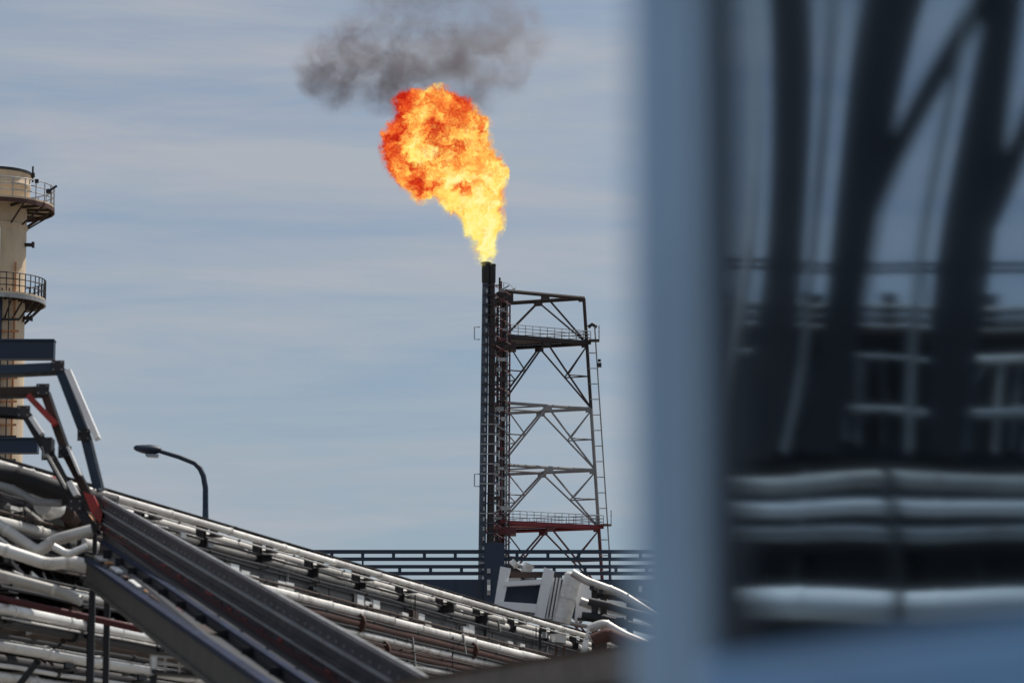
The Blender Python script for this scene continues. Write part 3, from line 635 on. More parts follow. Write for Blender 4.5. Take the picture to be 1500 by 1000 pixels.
for k, (s_, h_, rr, mt, lb) in enumerate(((2.55, 6.62, .2, 'orange', 'tan lagged drum on the rack beside the black tray'), (3.3, 6.66, .16, 'cladw', 'small white box fitting between the tan drum and the black tray'))):
    p = rk(s_, -.3, h_); t = thing('pipe_fitting', lb, 'fitting', p)
    mb = MB(); mb.tube([p - D * rr * 1.2, p + D * rr * 1.2], rr, 12); mb.build('lagging', M[mt], t, True)
    for e in (-1, 0, 1): MB().tube([p + D * rr * (e * 1.15 - .06), p + D * rr * (e * 1.15 + .06)], rr * 1.1, 12).build('band', M['brown'], t, True)
    mb = MB(); mb.beam(p - UP * rr, p - UP * .55, .08, .08); mb.build('stand', M['dark'], t)
# junction panels seen between the rows as groups of white rectangles
jb = MB(); jb.obox(Vector((0, 0, 0)), D * .26, LAT * .04, UP * .11); jbm = jb.mesh('panel', Vector((0, 0, 0))); jbm.materials.append(M['cladw'])
jw = ['first', 'second', 'third', 'fourth', 'fifth', 'sixth', 'seventh', 'eighth', 'ninth']
for k, (px_, s_) in enumerate([(0, 11.2), (0, 14.8), (0, 20.5), (0, 24.2), (0, 29.5), (0, 34)]):
    p = rk(s_, .04, 7.02)
    t = thing('junction_box_row', f'row of small white junction boxes between dark posts on the rack, {jw[k]} from the left', 'junction boxes', p, 'junction box rows on the rack')
    for q in range((4, 2, 3, 4, 2, 3)[k]):
        o = bpy.data.objects.new('box', jbm); COL.objects.link(o); o.parent = t; o.location = D * (q * .62 + random.uniform(-.1, .1)) - UP * .42 + UP * random.uniform(-.12, .08); o.scale = (1, 1, random.uniform(.45, 1.2))
    MB().beam(p - UP * .55 - D * .3, p - UP * .55 + D * 2.3, .05, .05).build('rail', M['dark'], t)

# bent pipes at the left edge (expansion loop lying in front of the rows)
def bend(pts, Y, r, mt, name, label, cat, group=None, dY=0.0, n=14):
    P_ = [at(x, y, Y + dY * i) for i, (x, y) in enumerate(pts)]
    # round the corners
    out_ = [P_[0]]
    for a, b, c in zip(P_[:-2], P_[1:-1], P_[2:]):
        rr = min((a - b).length, (c - b).length) * .28
        p, q = b + (a - b).normalized() * rr, b + (c - b).normalized() * rr
        for k in range(6): tt = k / 5; out_.append(p * (1 - tt) ** 2 + b * 2 * tt * (1 - tt) + q * tt ** 2)
    out_.append(P_[-1])
    t = thing(name, label, cat, P_[0], group)
    MB().tube(out_, r, n).build('run', M[mt], t, True)
    for b in (P_[1:-1] if len(P_) > 2 else []):
        pass
    for f in (0.3, .7):
        i_ = int(f * (len(out_) - 1)); a, b = out_[i_], out_[i_ + 1]; d = (b - a).normalized()
        MB().tube([a - d * .03, a + d * .03], r * 1.12, n).build('band', M[mt], t, True)
    return t
bend([(-60, 735), (0, 770), (55, 808), (82, 790), (135, 776)], 56, .10, 'clad', 'bent_pipe', 'pale pipe dipping and rising again at the left edge, upper of two bent pipes', 'pipe')
bend([(-60, 787), (0, 803), (70, 826), (112, 822), (150, 838)], 55, .10, 'clad', 'bent_pipe', 'bright white pipe with soft elbow at the left edge, just above the ramp foot', 'pipe')
bend([(-60, 830), (0, 842), (82, 864), (120, 880)], 55.5, .085, 'clad', 'bent_pipe', 'pale pipe under the bright elbow at the left edge', 'pipe')
bend([(-60, 862), (0, 876), (120, 902), (210, 922)], 56, .06, 'dred', 'bent_pipe', 'dark red thin pipe running below the pale bent pipes at lower left', 'pipe')
bend([(-60, 695), (20, 716), (52, 735), (90, 737)], 57, .065, 'grey', 'bent_pipe', 'thin pale pipe high at the left edge below the navy girder', 'pipe')
bend([(-60, 690), (30, 700), (100, 725), (170, 742)], 59, .20, 'dark', 'bent_pipe', 'dark thick pipe at the top left of the rack behind the black tray', 'pipe')
bend([(78, 800), (100, 812), (128, 800)], 54.6, .06, 'cladw', 'pipe_saddle', 'small white saddle plate under the upper bent pipe', 'fitting')
# big dark pipes and dark braces low at the left
bend([(-40, 985), (20, 1012), (60, 1030)], 50, .05, 'black', 'brace_rod', 'black brace rod in the bottom left corner, left leg of the V', 'rod')
bend([(55, 968), (22, 1010)], 50, .05, 'black', 'brace_rod', 'black brace rod in the bottom left corner, right leg of the V', 'rod')
for xx, yt, lb in ((66, 905, 'black slender post crossing the bright pipes at lower left'), (131, 905, 'second black slender post from the left crossing the bright pipes')):
    p = at(xx, yt, 59.2); q = p.copy(); q.z = 0; t = thing('support_post', lb, 'post', q)
    MB().ibeam(q, p, .06, .07, .01, D).build('column', M['black'], t)
    mb = MB(); mb.box(p, (.12, .3, .03)); mb.build('cap_plate', M['black'], t)

# ================================================================== bent tray risers at upper left and the sloping ramp
def tray(pts, Y, wd, ht, mt, name, label, extra=None):
    P_ = [at(x, y, Y) for x, y in pts]
    t = thing(name, label, 'cable tray', P_[0], 'bent cable trays at upper left')
    for a, b in zip(P_[:-1], P_[1:]):
        d = (b - a).normalized(); up = Vector((0, -1, 0)).cross(d).normalized()
        mb = MB(); mb.beam(a - d * .02, b + d * .02, .5, .03, up); pl_ = mb.build('tray_bed', M[mt], t)
        for sgn in (-1, 1):
            off = d.cross(up).normalized() * .25 * sgn
            mb = MB(); mb.beam(a + off - d * .02, b + off + d * .02, .03, ht, up); mb.build('tray_side', M['grey' if sgn < 0 and mt != 'black' else mt], t)
        n_ = int((b - a).length / .35)
        for k in range(1, n_):
            c = a.lerp(b, k / n_) - d.cross(up).normalized() * .28
            mb = MB(); mb.beam(c - up * ht * .4, c + up * ht * .4, .035, .02, d); mb.build('rung', M['grey'], t)
    for v in P_[1:-1]:
        MB().obox(v + Vector((0, -.29, 0)), Vector((.11, 0, 0)), Vector((0, .012, 0)), Vector((0, 0, .10))).build('splice_plate', M['dark'], t)
        for dx, dz in ((-.07, .06), (.07, .06), (-.07, -.06), (.07, -.06)):
            q = v + Vector((dx, -.30, dz)); MB().tube([q, q - Vector((0, .03, 0))], .014, 6).build('bolt', M['grey'], t)
    if extra:
        for (x0, y0, x1, y1, th, m2, nm) in extra:
            a, b = at(x0, y0, Y - .35), at(x1, y1, Y - .35); d = (b - a).normalized(); up = Vector((0, -1, 0)).cross(d).normalized()
            mb = MB(); mb.beam(a, b, .3, th, up); mb.build(nm, M[m2], t)
    return t
tray([(-80, 548), (88, 540), (126, 640), (145, 716)], 58, .5, .15, 'blueg', 'bent_cable_tray', 'blue grey tray with bright white cover strip, uppermost of the bent trays', [(100, 543, 143, 643, .10, 'white', 'cover_strip')])
tray([(-80, 578), (66, 574), (98, 665), (150, 765)], 57.4, .5, .13, 'brown', 'bent_cable_tray', 'brown grey tray with red edge strips, middle of the bent trays', [(42, 580, 82, 622, .10, 'red', 'edge_strip'), (100, 655, 118, 696, .035, 'cladw', 'edge_strip')])
tray([(-60, 600), (38, 606), (74, 668), (114, 742), (140, 780)], 56.8, .5, .14, 'black', 'bent_cable_tray', 'black tray with short white strips, lowest of the bent trays', [(46, 612, 62, 636, .07, 'cladw', 'cover_strip'), (64, 655, 98, 716, .035, 'clad', 'cover_strip'), (102, 706, 113, 726, .09, 'cladw', 'cover_strip')])
t = thing('cable_clamp', 'black clamp block on the lowest bent tray', 'clamp', at(66, 655, 56.2)); mb = MB()
mb.prism([at(58, 640, 56.2), at(76, 640, 56.2), at(75, 658, 56.2), at(66, 664, 56.2)], (0, .4, 0)); mb.build('block', M['black'], t)
mb = MB(); mb.prism([at(62, 660, 56.3), at(68, 662, 56.3), at(69, 668, 56.3), at(63, 668, 56.3)], (0, .3, 0)); mb.build('bolt', M['grey'], t)

def ramp_girder(p0, p1, hgt, web, fl_top, fl_bot, name, label, wf=.32, tf=.035, thick=.05, stiff=True):
    """plate girder between two world points that lie on its middle line"""
    d = (p1 - p0).normalized(); sd_ = d.cross(UP).normalized(); up = sd_.cross(d).normalized()
    t = thing(name, label, 'girder', Vector((p0.x, p0.y, 0)))
    wb = MB(); wb.beam(p0, p1, thick, hgt, up); w_ = wb.build('web', M[web], t)
    for sgn, mm in ((1, fl_top), (-1, fl_bot)):
        mb = MB(); a = up * (hgt / 2 + tf / 2) * sgn; mb.beam(p0 + a, p1 + a, wf, tf, up); mb.build('flange', M[mm], t)
    if stiff:
        n_ = int((p1 - p0).length / 2.2)
        for k in range(1, n_):
            c = p0.lerp(p1, k / n_)
            for sgn in (-1, 1):
                mb = MB(); q = c + sd_ * (thick / 2 + .06) * sgn; mb.beam(q - up * hgt * .495, q + up * hgt * .495, .12, .012, d); mb.build('stiffener', M[web], w_)
    return t
gA0, gA1 = at(150, 752, 57), at(660, 1060, 29)
t = ramp_girder(gA0, gA1, .44, 'web', 'web', 'dred', 'ramp_girder', 'wide violet grey plate girder with red lower edge sloping down to the right', wf=.09, tf=.05, stiff=False)
up_ = (gA1 - gA0).normalized().cross(UP).normalized().cross((gA1 - gA0).normalized())
MB().beam(gA0 + up_ * .281, gA1 + up_ * .281, .03, .02, up_).build('edge_strip', M['grey'], t)  # pale strip drawn as the highlight along the top edge
for k in range(46):   # flaking red lead along the lower edge
    f = (k + random.random()) / 46; sd2 = (gA1 - gA0).normalized().cross(UP).normalized(); c = gA0.lerp(gA1, f) + sd2 * .03 - up_ * random.uniform(.16, .205)
    dd_ = (gA1 - gA0).normalized(); MB().beam(c - dd_ * random.uniform(.05, .3), c + dd_ * random.uniform(.05, .3), .012, random.uniform(.012, .04), up_).build('paint_flake', random.choice([M['red'], M['dred'], M['rust']]), t)
sd3 = (gA1 - gA0).normalized().cross(UP).normalized()
for zz_, mm_ in ((.085, 'grey'), (-.05, 'web'), (-.115, 'grey')):
    MB().beam(gA0 + up_ * zz_ + sd3 * .045, gA1 + up_ * zz_ + sd3 * .045, .04, .022, up_).build('angle_bar', M[mm_], t)
# red lead patches at its head
mb = MB(); mb.prism([at(122, 720, 56.4), at(136, 724, 56.4), at(150, 752, 56.4), at(147, 766, 56.4), at(134, 752, 56.4)], (0, .25, 0)); mb.build('head_gusset', M['red'], t)
d_ = (gA1 - gA0).normalized()
for k in range(60):
    c = gA0.lerp(gA1, (k + .5) / 60); mb = MB(); sd_ = d_.cross(UP).normalized(); up_ = sd_.cross(d_)
    mb.tube([c + sd_ * .02 + up_ * .15, c + sd_ * .045 + up_ * .15], .016, 6); mb.build('bolt', M['grey'], t)
gB0, gB1 = at(148, 800, 56), at(520, 1060, 29)
t = ramp_girder(gB0, gB1, .14, 'black', 'flatblue', 'dark', 'ramp_rail', 'narrow dark blue rail in the middle of the sloping ramp', wf=.09, stiff=True)
gC0, gC1 = at(128, 836, 55), at(450, 1075, 28)
t = ramp_girder(gC0, gC1, .30, 'olive', 'flatblue', 'olive', 'ramp_girder', 'olive grey plate girder with blue top flange, lowest of the sloping ramp', wf=.11, tf=.06, stiff=False)
mb = MB()
# dark plates added to darken the gaps between the girders, and cross ties
deck = thing('ramp_deck', 'dark ramp deck with pale scraps lying between the sloping girders', 'ramp', Vector((gB0.x, gB0.y, 0)))
def mid(a, b, f): return a.lerp(b, f)
mb = MB(); a0, a1 = gA0 - UP * .1, gA1 - UP * .1; c0, c1 = gC0 + UP * .14, gC1 + UP * .14
off = Vector((0, .6, -.25)); mb.prism([a0 + off, a1 + off, c1 + off, c0 + off], (0, 0, .02)); mb.build('gap_fill_plate', M['black'], deck)
MB().prism([gA0 - UP * .275 + Vector((0, .1, 0)), gA1 - UP * .275 + Vector((0, .1, 0)), gB1 + UP * .0 + Vector((0, .12, 0)), gB0 + UP * .0 + Vector((0, .12, 0))], (0, .02, .0)).build('gap_fill_plate', M['dark'], deck)
MB().prism([gB0 - UP * .03 + Vector((0, .12, 0)), gB1 - UP * .03 + Vector((0, .12, 0)), gC1 + UP * .12 + Vector((0, .12, 0)), gC0 + UP * .12 + Vector((0, .12, 0))], (0, .02, .0)).build('gap_fill_plate', M['black'], deck)
for k in range(1, 26):
    f = k / 26; p, q = gA0.lerp(gA1, f) - UP * .2, gC0.lerp(gC1, f) + UP * .2
    mb = MB(); mb.beam(p + Vector((0, .3, -.1)), q + Vector((0, .3, -.1)), .05, .05); mb.build('cross_tie', M['rust'] if k % 3 else M['dark'], deck)
for (tt, fr_, ln_, mm) in ((.03, .5, .05, 'clad'), (.10, .45, .02, 'orange'), (.15, .5, .05, 'cladw'), (.235, .5, .02, 'rust'), (.275, .5, .06, 'cladw'), (.36, .45, .02, 'orange'), (.40, .5, .05, 'rust'), (.49, .5, .03, 'dred'), (.6, .45, .05, 'brown')):
    p = gB0.lerp(gB1, tt).lerp(gC0.lerp(gC1, tt) + UP * .22, fr_); q = gB0.lerp(gB1, tt + ln_).lerp(gC0.lerp(gC1, tt + ln_) + UP * .22, fr_)
    mb = MB(); mb.beam(p - UP * .03, q - UP * .03, .13, .03); mb.build('cover_piece', M[mm], deck)
for f in (.02, .97):
    for a, b in ((gA0, gA1), (gC0, gC1)):
        p = a.lerp(b, f) - UP * .25 + Vector((0, .4 if f < .5 else 0, 0)); mb = MB(); mb.beam(Vector((p.x, p.y, 0)), p, .1, .1); mb.build('post', M['black'], deck)
# lower dark purlin under the ramp with a small railed platform
plat = thing('railed_platform', 'small dark platform with pale railing below the ramp at the bottom', 'platform', Vector((at(265, 975, 40).x, 40, 0)))
p0, p1 = at(225, 984, 40), at(308, 990, 40)
mb = MB(); mb.beam(p0, p1, .6, .05); mb.build('deck', M['dark'], plat)
railing(plat, [p0 + Vector((0, -.3, 0)), p1 + Vector((0, -.3, 0))], .17, M['clad'], .012, 1, .16)
for p in (p0, p1):
    mb = MB(); mb.beam(p + Vector((0, 0, -.05)), p + Vector((0, 0, .19)), .07, .07); mb.build('corner_post', M['cladw'], plat)
    mb = MB(); mb.beam(Vector((p.x, p.y, 0)), p - Vector((0, 0, .03)), .08, .08); mb.build('leg', M['black'], plat)

# ================================================================== street lamp
LY = 96.0
pb = at(300, 1300, LY); pb.z = 0
lamp = thing('street_lamp', 'dark blue curved street lamp standing behind the rack', 'street lamp', pb)
arm = [at(301, 745, LY), at(301, 715, LY), at(298, 697, LY), at(293, 686, LY), at(285, 678, LY), at(262, 669, LY), at(232, 660, LY)]
MB().tube([pb, at(301, 900, LY), arm[0]], [.16, .11, .085], 12).build('pole', M['blueg'], lamp, True)
MB().tube(arm, [.082, .08, .078, .076, .072, .066, .06], 10).build('arm', M['blue'], lamp, True)
hd = MB(); sec = []
prof = [(236, 659, .10, .08), (230, 659, .19, .13), (220, 659, .24, .16), (208, 658, .22, .13), (199, 656.5, .15, .09), (196, 656, .05, .04)]
vs = []; fs = []; n_ = 14
for (x, y, rw, rh) in prof:
    c = at(x, y, LY)
    for k in range(n_):
        a = 2 * math.pi * k / n_; vs.append(c + Vector((0, rw * math.cos(a), rh * math.sin(a) * (1 if math.sin(a) > 0 else .8))))
for i in range(len(prof) - 1):
    for k in range(n_):
        a = i * n_ + k; b = i * n_ + (k + 1) % n_; fs.append((a, b, b + n_, a + n_))
fs += [tuple(range(n_)), tuple(range((len(prof) - 1) * n_, len(prof) * n_))]
hd.add(vs, fs); hd_o = hd.build('lamp_head', M['blue'], lamp, True)
mb = MB(); mb.prism([at(232, 665, LY - .1), at(212, 664, LY - .1), at(214, 668, LY - .1), at(230, 669, LY - .1)], (0, .25, 0)); mb.build('lamp_glass', M['lampg'], hd_o)

# ================================================================== white frame and panels on the end of the rack
WY = 104.0
wf = thing('white_steel_frame', 'leaning white steel frame with dark openings on the rack below the tower', 'steel frame', at(775, 925, WY))
def quad(pts, dep, nm, mt, par, Y=WY):
    mb = MB(); mb.prism([at(x, y, Y) for x, y in pts], (0, dep, 0)); return mb.build(nm, M[mt], par)
quad([(724, 884), (737, 884), (748, 832), (733, 829)], .35, 'post', 'white', wf)
quad([(782, 905), (797, 908), (812, 836), (797, 830)], .5, 'post', 'white', wf)
quad([(738, 858), (792, 855), (793, 848), (740, 851)], .3, 'cross_bar', 'white', wf, WY - .05)
quad([(727, 890), (784, 897), (786, 884), (729, 880)], .3, 'cross_bar', 'white', wf, WY - .05)
quad([(738, 884), (786, 886), (793, 856), (740, 858)], .1, 'opening_sheet', 'blue', wf, WY + .5)
quad([(741, 845), (795, 845), (795, 838), (743, 836)], .2, 'brace_bar', 'brown', wf, WY + .3)
quad([(740, 853), (760, 852), (764, 843), (745, 841)], .2, 'sheet', 'white', wf, WY + .5)
for k, x in enumerate((799.5, 804.5, 809.5)):
    quad([(x, 905), (x + 2.6, 905.5), (x + 13, 846), (x + 10.4, 845)], .45, 'slat', ('white', 'cladw', 'white')[k], wf, WY + .1)
quad([(796, 906), (815, 908), (824, 842), (808, 836)], .1, 'backing_sheet', 'dark', wf, WY + .75)
duct = thing('clad_duct', 'rounded pale grey clad duct leaning beside the white frame', 'duct', at(828, 905, WY))
a, b = at(822, 912, WY), at(840, 842, WY)
MB().tube([a, a.lerp(b, .5), b, b + (b - a).normalized() * .08], [.27, .27, .27, .18], 18).build('shell', M['clad'], duct, True)
for f in (.12, .5, .9):
    c = a.lerp(b, f); d = (b - a).normalized(); MB().tube([c - d * .03, c + d * .03], 0.282, 18).build('band', M['clad'], duct, True)
mbt = thing('valve_cluster', 'dark valve gear with pale caps above the white frame', 'valve', at(758, 846, WY + 1))
bv = at(752, 836, WY + 1)
MB().tube([at(745, 830, WY + 1), at(765, 842, WY + 1), at(785, 850, WY + 1)], .13, 10).build('pipe', M['dark'], mbt, True)
MB().tube([at(750, 828, WY + .8), at(756, 823, WY + .8)], .14, 10).build('cap', M['cladw'], mbt, True)
MB().tube([at(770, 838, WY + .8), at(776, 826, WY + .8)], .16, 10).build('cap', M['clad'], mbt, True)
MB().tube([at(768, 850, WY + .9), at(782, 852, WY + .9)], .22, 10).build('body', M['grey'], mbt, True)
MB().tube([at(756, 826, WY + .9), at(772, 832, WY + .9)], .06, 8).build('link', M['grey'], mbt, True)
MB().tube([at(775, 830, WY + .9), at(775, 905, WY + .9)], .06, 8).build('stand', M['dark'], mbt, True)
mb = MB(); mb.beam(at(730, 893, WY + .6), at(860, 917, WY + .6), .9, .06); mb.build('base_frame', M['clad'], wf)
# pale block and boards below
blk = thing('pale_cabinet', 'pale beige cabinet under the rack edge below the white frame', 'cabinet', at(810, 940, 99))
quad([(800, 925), (830, 922), (829, 941), (796, 938)], .6, 'body', 'cladw', blk, 98.5)
quad([(803, 928), (806, 928), (804, 937), (801, 937)], .05, 'door_seam', 'grey', blk, 98.4)
pk = thing('leaning_plank', 'pale pinkish plank leaning beside the beige cabinet', 'plank', at(855, 955, 98))
quad([(850, 958), (860, 957), (863, 935), (855, 935)], .1, 'board', 'cladw', pk, 97.5)
quad([(857, 936), (861, 936), (864, 917), (860, 917)], .08, 'cleat', 'clad', pk, 97.5)
for k, x in enumerate((790, 797, 812, 823)):
    tt = thing('short_post', ['white stub post, leftmost of four below the beige cabinet', 'white stub post, second from left below the beige cabinet', 'brown stub post below the right half of the beige cabinet', 'brown stub post below the right edge of the beige cabinet'][k], 'post', at(x, 960, 97))
    quad([(x, 962), (x + 4, 962), (x + 6, 946), (x + 2, 946)], .12, 'stub', 'cladw' if k < 2 else 'rust', tt, 97)
# pipes to the right of it, running in behind the cabin
RY = 102
bend([(838, 838), (858, 850), (908, 868), (965, 905), (1010, 930), (1500, 1120)], RY, .12, 'clad', 'clad_pipe', 'white clad pipe bending down to the right beside the leaning duct, uppermost', 'pipe')
bend([(850, 880), (870, 888), (930, 898), (1010, 930), (1500, 1120)], RY + .8, .13, 'clad', 'clad_pipe', 'stubby white pipe under the uppermost bending pipe at right', 'pipe')
bend([(862, 920), (885, 912), (915, 930), (1000, 965), (1400, 1110)], RY - 2, .13, 'clad', 'clad_pipe', 'white pipe above the rust patch left of the blurred cabin', 'pipe')
bend([(862, 880), (890, 886), (912, 893), (1000, 915), (1500, 1080)], RY - .5, .12, 'dark', 'clad_pipe', 'dark pipe between the white pipes left of the blurred cabin', 'pipe')
bend([(852, 902), (880, 905), (912, 912), (1000, 935), (1500, 1100)], RY + .2, .14, 'black', 'clad_pipe', 'black pipe low between the white pipes left of the blurred cabin', 'pipe')
bend([(870, 870), (890, 872), (928, 878), (990, 900), (1500, 1090)], RY + .5, .11, 'brown', 'clad_pipe', 'brown thin pipe just under the uppermost white bending pipe', 'pipe')
bend([(868, 938), (890, 928), (930, 945), (990, 975), (1400, 1130)], RY - 2.5, .2, 'rust', 'clad_pipe', 'rust brown thick pipe left of the blurred cabin', 'pipe')
for k, xx in enumerate((871, 884, 922)):
    p = at(xx, 862 + k * 6, RY + .3); q = p.copy(); q.z = 0
    tt = thing('pipe_support', ['dark support post left of the white bending pipes', 'dark support post in the middle of the white bending pipes', 'dark support post nearest the blurred cabin'][k], 'post', q)
    MB().ibeam(q, p, .16, .18, .02, D).build('column', M['dark'], tt)
    MB().beam(p - D * .4, p + D * .4, .12, .12).build('head', M['dark'], tt)
bk = thing('equipment_panel', 'white sheeted panel behind the bending pipes at right', 'panel', at(885, 890, RY + 2))
quad([(842, 908), (916, 908), (920, 885), (884, 866), (846, 850)], .3, 'sheet', 'white', bk, RY + 2.4)
quad([(846, 908), (915, 908), (914, 904), (846, 904)], .4, 'rail', 'dark', bk, RY + 2.2)

# ================================================================== near, soft dark beam at the bottom
nb = thing('near_beam', 'soft brown grey steel beam across the bottom, nearest to the cabin', 'beam', Vector((at(780, 1000, 16).x, 16, 0)))
q0, q1 = at(560, 1026, 21), at(1080, 950, 15)
mb = MB(); mb.beam(q0, q1, .14, .16); mb.build('web', M['nearb'], nb)
mb = MB(); mb.beam(q0 + UP * .085, q1 + UP * .085, .2, .012); mb.build('top_flange', M['brown'], nb)
mb = MB(); mb.beam(q0 - UP * .085, q1 - UP * .085, .2, .012); mb.build('bottom_flange', M['brown'], nb)
mb = MB(); mb.beam(q0 + UP * .035 - Vector((0, .075, 0)), q1 + UP * .035 - Vector((0, .075, 0)), .03, .02); mb.build('conduit', M['grey'], nb)
for f in (0.02, .98):
    p = q0.lerp(q1, f) - UP * .09; mb = MB(); mb.beam(Vector((p.x, p.y, 0)), p, .12, .12); mb.build('post', M['dark'], nb)

# ================================================================== blurred blue cabin at right with its reflecting window
A0 = at(950, 1300, 2.6); A0.z = 0
WD = Vector((math.sin(R(24)), -math.cos(R(24)), 0)); WN = Vector((-math.cos(R(24)), -math.sin(R(24)), 0))
def wp(a, n_, z): return A0 + WD * a + WN * n_ + UP * z
cabin = thing('blue_cabin', 'out of focus blue metal cabin wall close at the right', 'cabin', A0)
def wbox(a0, a1, n0, n1, z0, z1, nm, mt, par, bev=0.0):
    mb = MB(); mb.obox(wp((a0 + a1) / 2, (n0 + n1) / 2, (z0 + z1) / 2), WD * (a1 - a0) / 2, WN * (n1 - n0) / 2, UP * (z1 - z0) / 2)
    o = mb.build(nm, M[mt], par)
    if bev:
        bv_ = o.modifiers.new('bevel', 'BEVEL'); bv_.width = bev; bv_.segments = 4
        o.data.polygons.foreach_set('use_smooth', [True] * len(o.data.polygons))
    return o
ZS, ZT = 1.7 + .166, 3.35
wbox(0.0, .048, -.10, .02, 0, 4.0, 'corner_post', 'post', cabin, .02)
wbox(.049, .058, -.09, .0, 0, 4.0, 'groove_seal', 'gask', cabin)
wbox(.059, .1, -.08, .008, ZS - .05, ZT + .05, 'window_jamb', 'post', cabin, .008)
wbox(.088, 3.2, -.08, .0, 0, ZS - .032, 'wall_sheet', 'cab', cabin)
wbox(.102, 3.0, -.08, .012, ZS - .03, ZS - .004, 'window_sill', 'cab', cabin, .008)
wbox(.088, 3.2, -.08, .0, ZT + .052, 4.0, 'header_sheet', 'cab', cabin)
wbox(1.30, 3.2, -.08, -.002, ZS - .03, ZT + .05, 'wall_sheet', 'cab', cabin)
wbox(0.0, 3.2, -2.4, .05, 4.002, 4.06, 'roof', 'blueg', cabin)
wbox(.02, 3.2, -2.4, -2.34, 0, 4.0, 'rear_wall', 'cab', cabin)
wbox(.02, .06, -2.33, -.101, 0, 4.0, 'end_wall', 'cab', cabin)
win = thing('cabin_window', 'dark reflecting window pane mirroring pipes and trestles, framed in blue', 'window', wp(.6, -.03, ZS))
wbox(.102, .15, -.05, -.002, ZS, ZT + .04, 'gasket', 'gask', win, .006)
wbox(.138, 1.28, -.05, -.004, ZS - .003, ZS + .007, 'gasket', 'gask', win, .004)
cr_ = .06; cpt = [wp(.148, -.003, ZS + .005)] + [wp(.148 + cr_ - cr_ * math.sin(k * math.pi / 16), -.003, ZS + .005 + cr_ - cr_ * math.cos(k * math.pi / 16)) for k in range(0, 9)]
MB().prism([cpt[0]] + cpt[1:], WN * .004).build('corner_fillet', M['gask'], win)
# slightly wavy pane
mb = MB(); na, nz = 220, 220; vs = []; fs = []
GA0, GA1, GZ0, GZ1 = .135, 1.285, ZS + .006, ZT + .045
for i in range(na + 1):
    for j in range(nz + 1):
        a = GA0 + (GA1 - GA0) * i / na; z = GZ0 + (GZ1 - GZ0) * j / nz
        hz = z - ZS
        wv = 0.0013 * (hz - .12) * math.exp(-((hz - .12) / .13) ** 2) * math.sin(a * 21 + 1.2)
        wv += 0.0003 * (hz - .2) * math.exp(-((hz - .2) / .12) ** 2) * math.sin(a * 38)
        if hz > .24: wv += .009 * (hz - .24) ** 2 * math.sin(a * 12 + .4)
        wv += 0.00009 * hz * math.sin(a * 11 + hz * 6.0 + 2)
        vs.append(wp(a, -.006 + wv, z))
for i in range(na):
    for j in range(nz):
        q = i * (nz + 1) + j; fs.append((q, q + 1, q + nz + 2, q + nz + 1))
mb.add(vs, fs); pane = mb.build('pane', mg, win, True)
wbox(.14, 1.284, -.075, -.012, ZS + .006, ZT + .044, 'backing', 'gask', win)

# ------------------------------------------------------------------ plant to the left of the camera, seen mirrored in the pane
GP = wp(0, -.006, 0)
def mir(v): return v - WN * (2 * (v - GP).dot(WN))
def rf(x, y, Y): return mir(at(x, y, Y))
def rline(x0, y0, x1, y1, Y, r, mt, par, nm, n=10): return MB().tube([rf(x0, y0, Y), rf(x1, y1, Y)], r, n).build(nm, M[mt], par, True)
def mt_thing(name, label, cat, p, group=None): q = Vector((p.x, p.y, 0)); return thing(name, label, cat, q, group)
QY = 46.0
for (y0, r, mt, lb) in ((704, .125, 'clad', 'grey pipe mirrored in the cabin window, uppermost of the broad bands'), (741, .125, 'white', 'bright pipe mirrored in the cabin window, second broad band'), (778, .12, 'grey', 'grey pipe mirrored in the cabin window, third broad band'),
                        (884, .22, 'white', 'broad bright pipe mirrored in the cabin window just above the sill')):
    a, b = rf(900, y0, QY), rf(2100, y0 + 6, QY); t = thing('pipe', lb, 'pipe', a, 'pipes of the side rack left of the view')
    n_ = 26; ptsz = [a.lerp(b, k / n_) + UP * (.035 * math.sin(k * .7 + y0)) for k in range(n_ + 1)]
    MB().tube(ptsz, r, 14).build('run', M[mt], t, True)
    for k in range(2, n_, 4):
        d = (ptsz[k + 1] - ptsz[k]).normalized(); MB().tube([ptsz[k] - d * .05, ptsz[k] + d * .05], r * 1.08, 14).build('band', M[mt], t, True)
sr = mt_thing('side_rack', 'dark steel side rack outside the frame, mirrored in the cabin window', 'pipe rack', rf(1300, 900, QY + 1))
for x in range(920, 2100, 130):
    p = rf(x, 430, QY + 1.2); MB().ibeam(Vector((p.x, p.y, 0)), p, .2, .22, .02, WN).build('column', M['dark'], sr)
for y_ in (500, 600, 725, 800, 910):
    MB().beam(rf(900, y_, QY + 1.1), rf(2100, y_, QY + 1.1), .12, .18).build('stringer', M['black'], sr)
for k, y_ in enumerate((448, 455, 463, 470, 478, 486, 492)):
    t = thing('thin_pipe', ['pale thin line', 'dark thin line', 'grey thin line', 'brown thin line', 'pale grey thin line', 'dark brown thin line', 'black thin line'][k] + ' mirrored in the cabin window under the handrail', 'pipe', rf(900, y_, QY + .3), 'thin pipes of the side rack')
    MB().tube([rf(900, y_ - 3, QY + .3), rf(1260, y_, QY + .3), rf(1500, y_ + 4, QY + .3), rf(2100, y_, QY + .3)], .028, 8).build('run', M[['clad', 'dark', 'grey', 'brown', 'clad', 'brown', 'black'][k]], t, True)
hr = mt_thing('handrail', 'black double handrail mirrored in the cabin window', 'railing', rf(1300, 392, QY))
for y_ in (387, 397): rline(900, y_ - 2, 2100, y_ + 4, QY, .028, 'black', hr, 'rail')
for x in range(920, 2100, 150): rline(x, 387, x, 448, QY, .02, 'black', hr, 'post', 6)
fr = mt_thing('pale_gantry', 'pale thin steel gantry frame mirrored in the cabin window', 'gantry', rf(1300, 603, QY - 1))
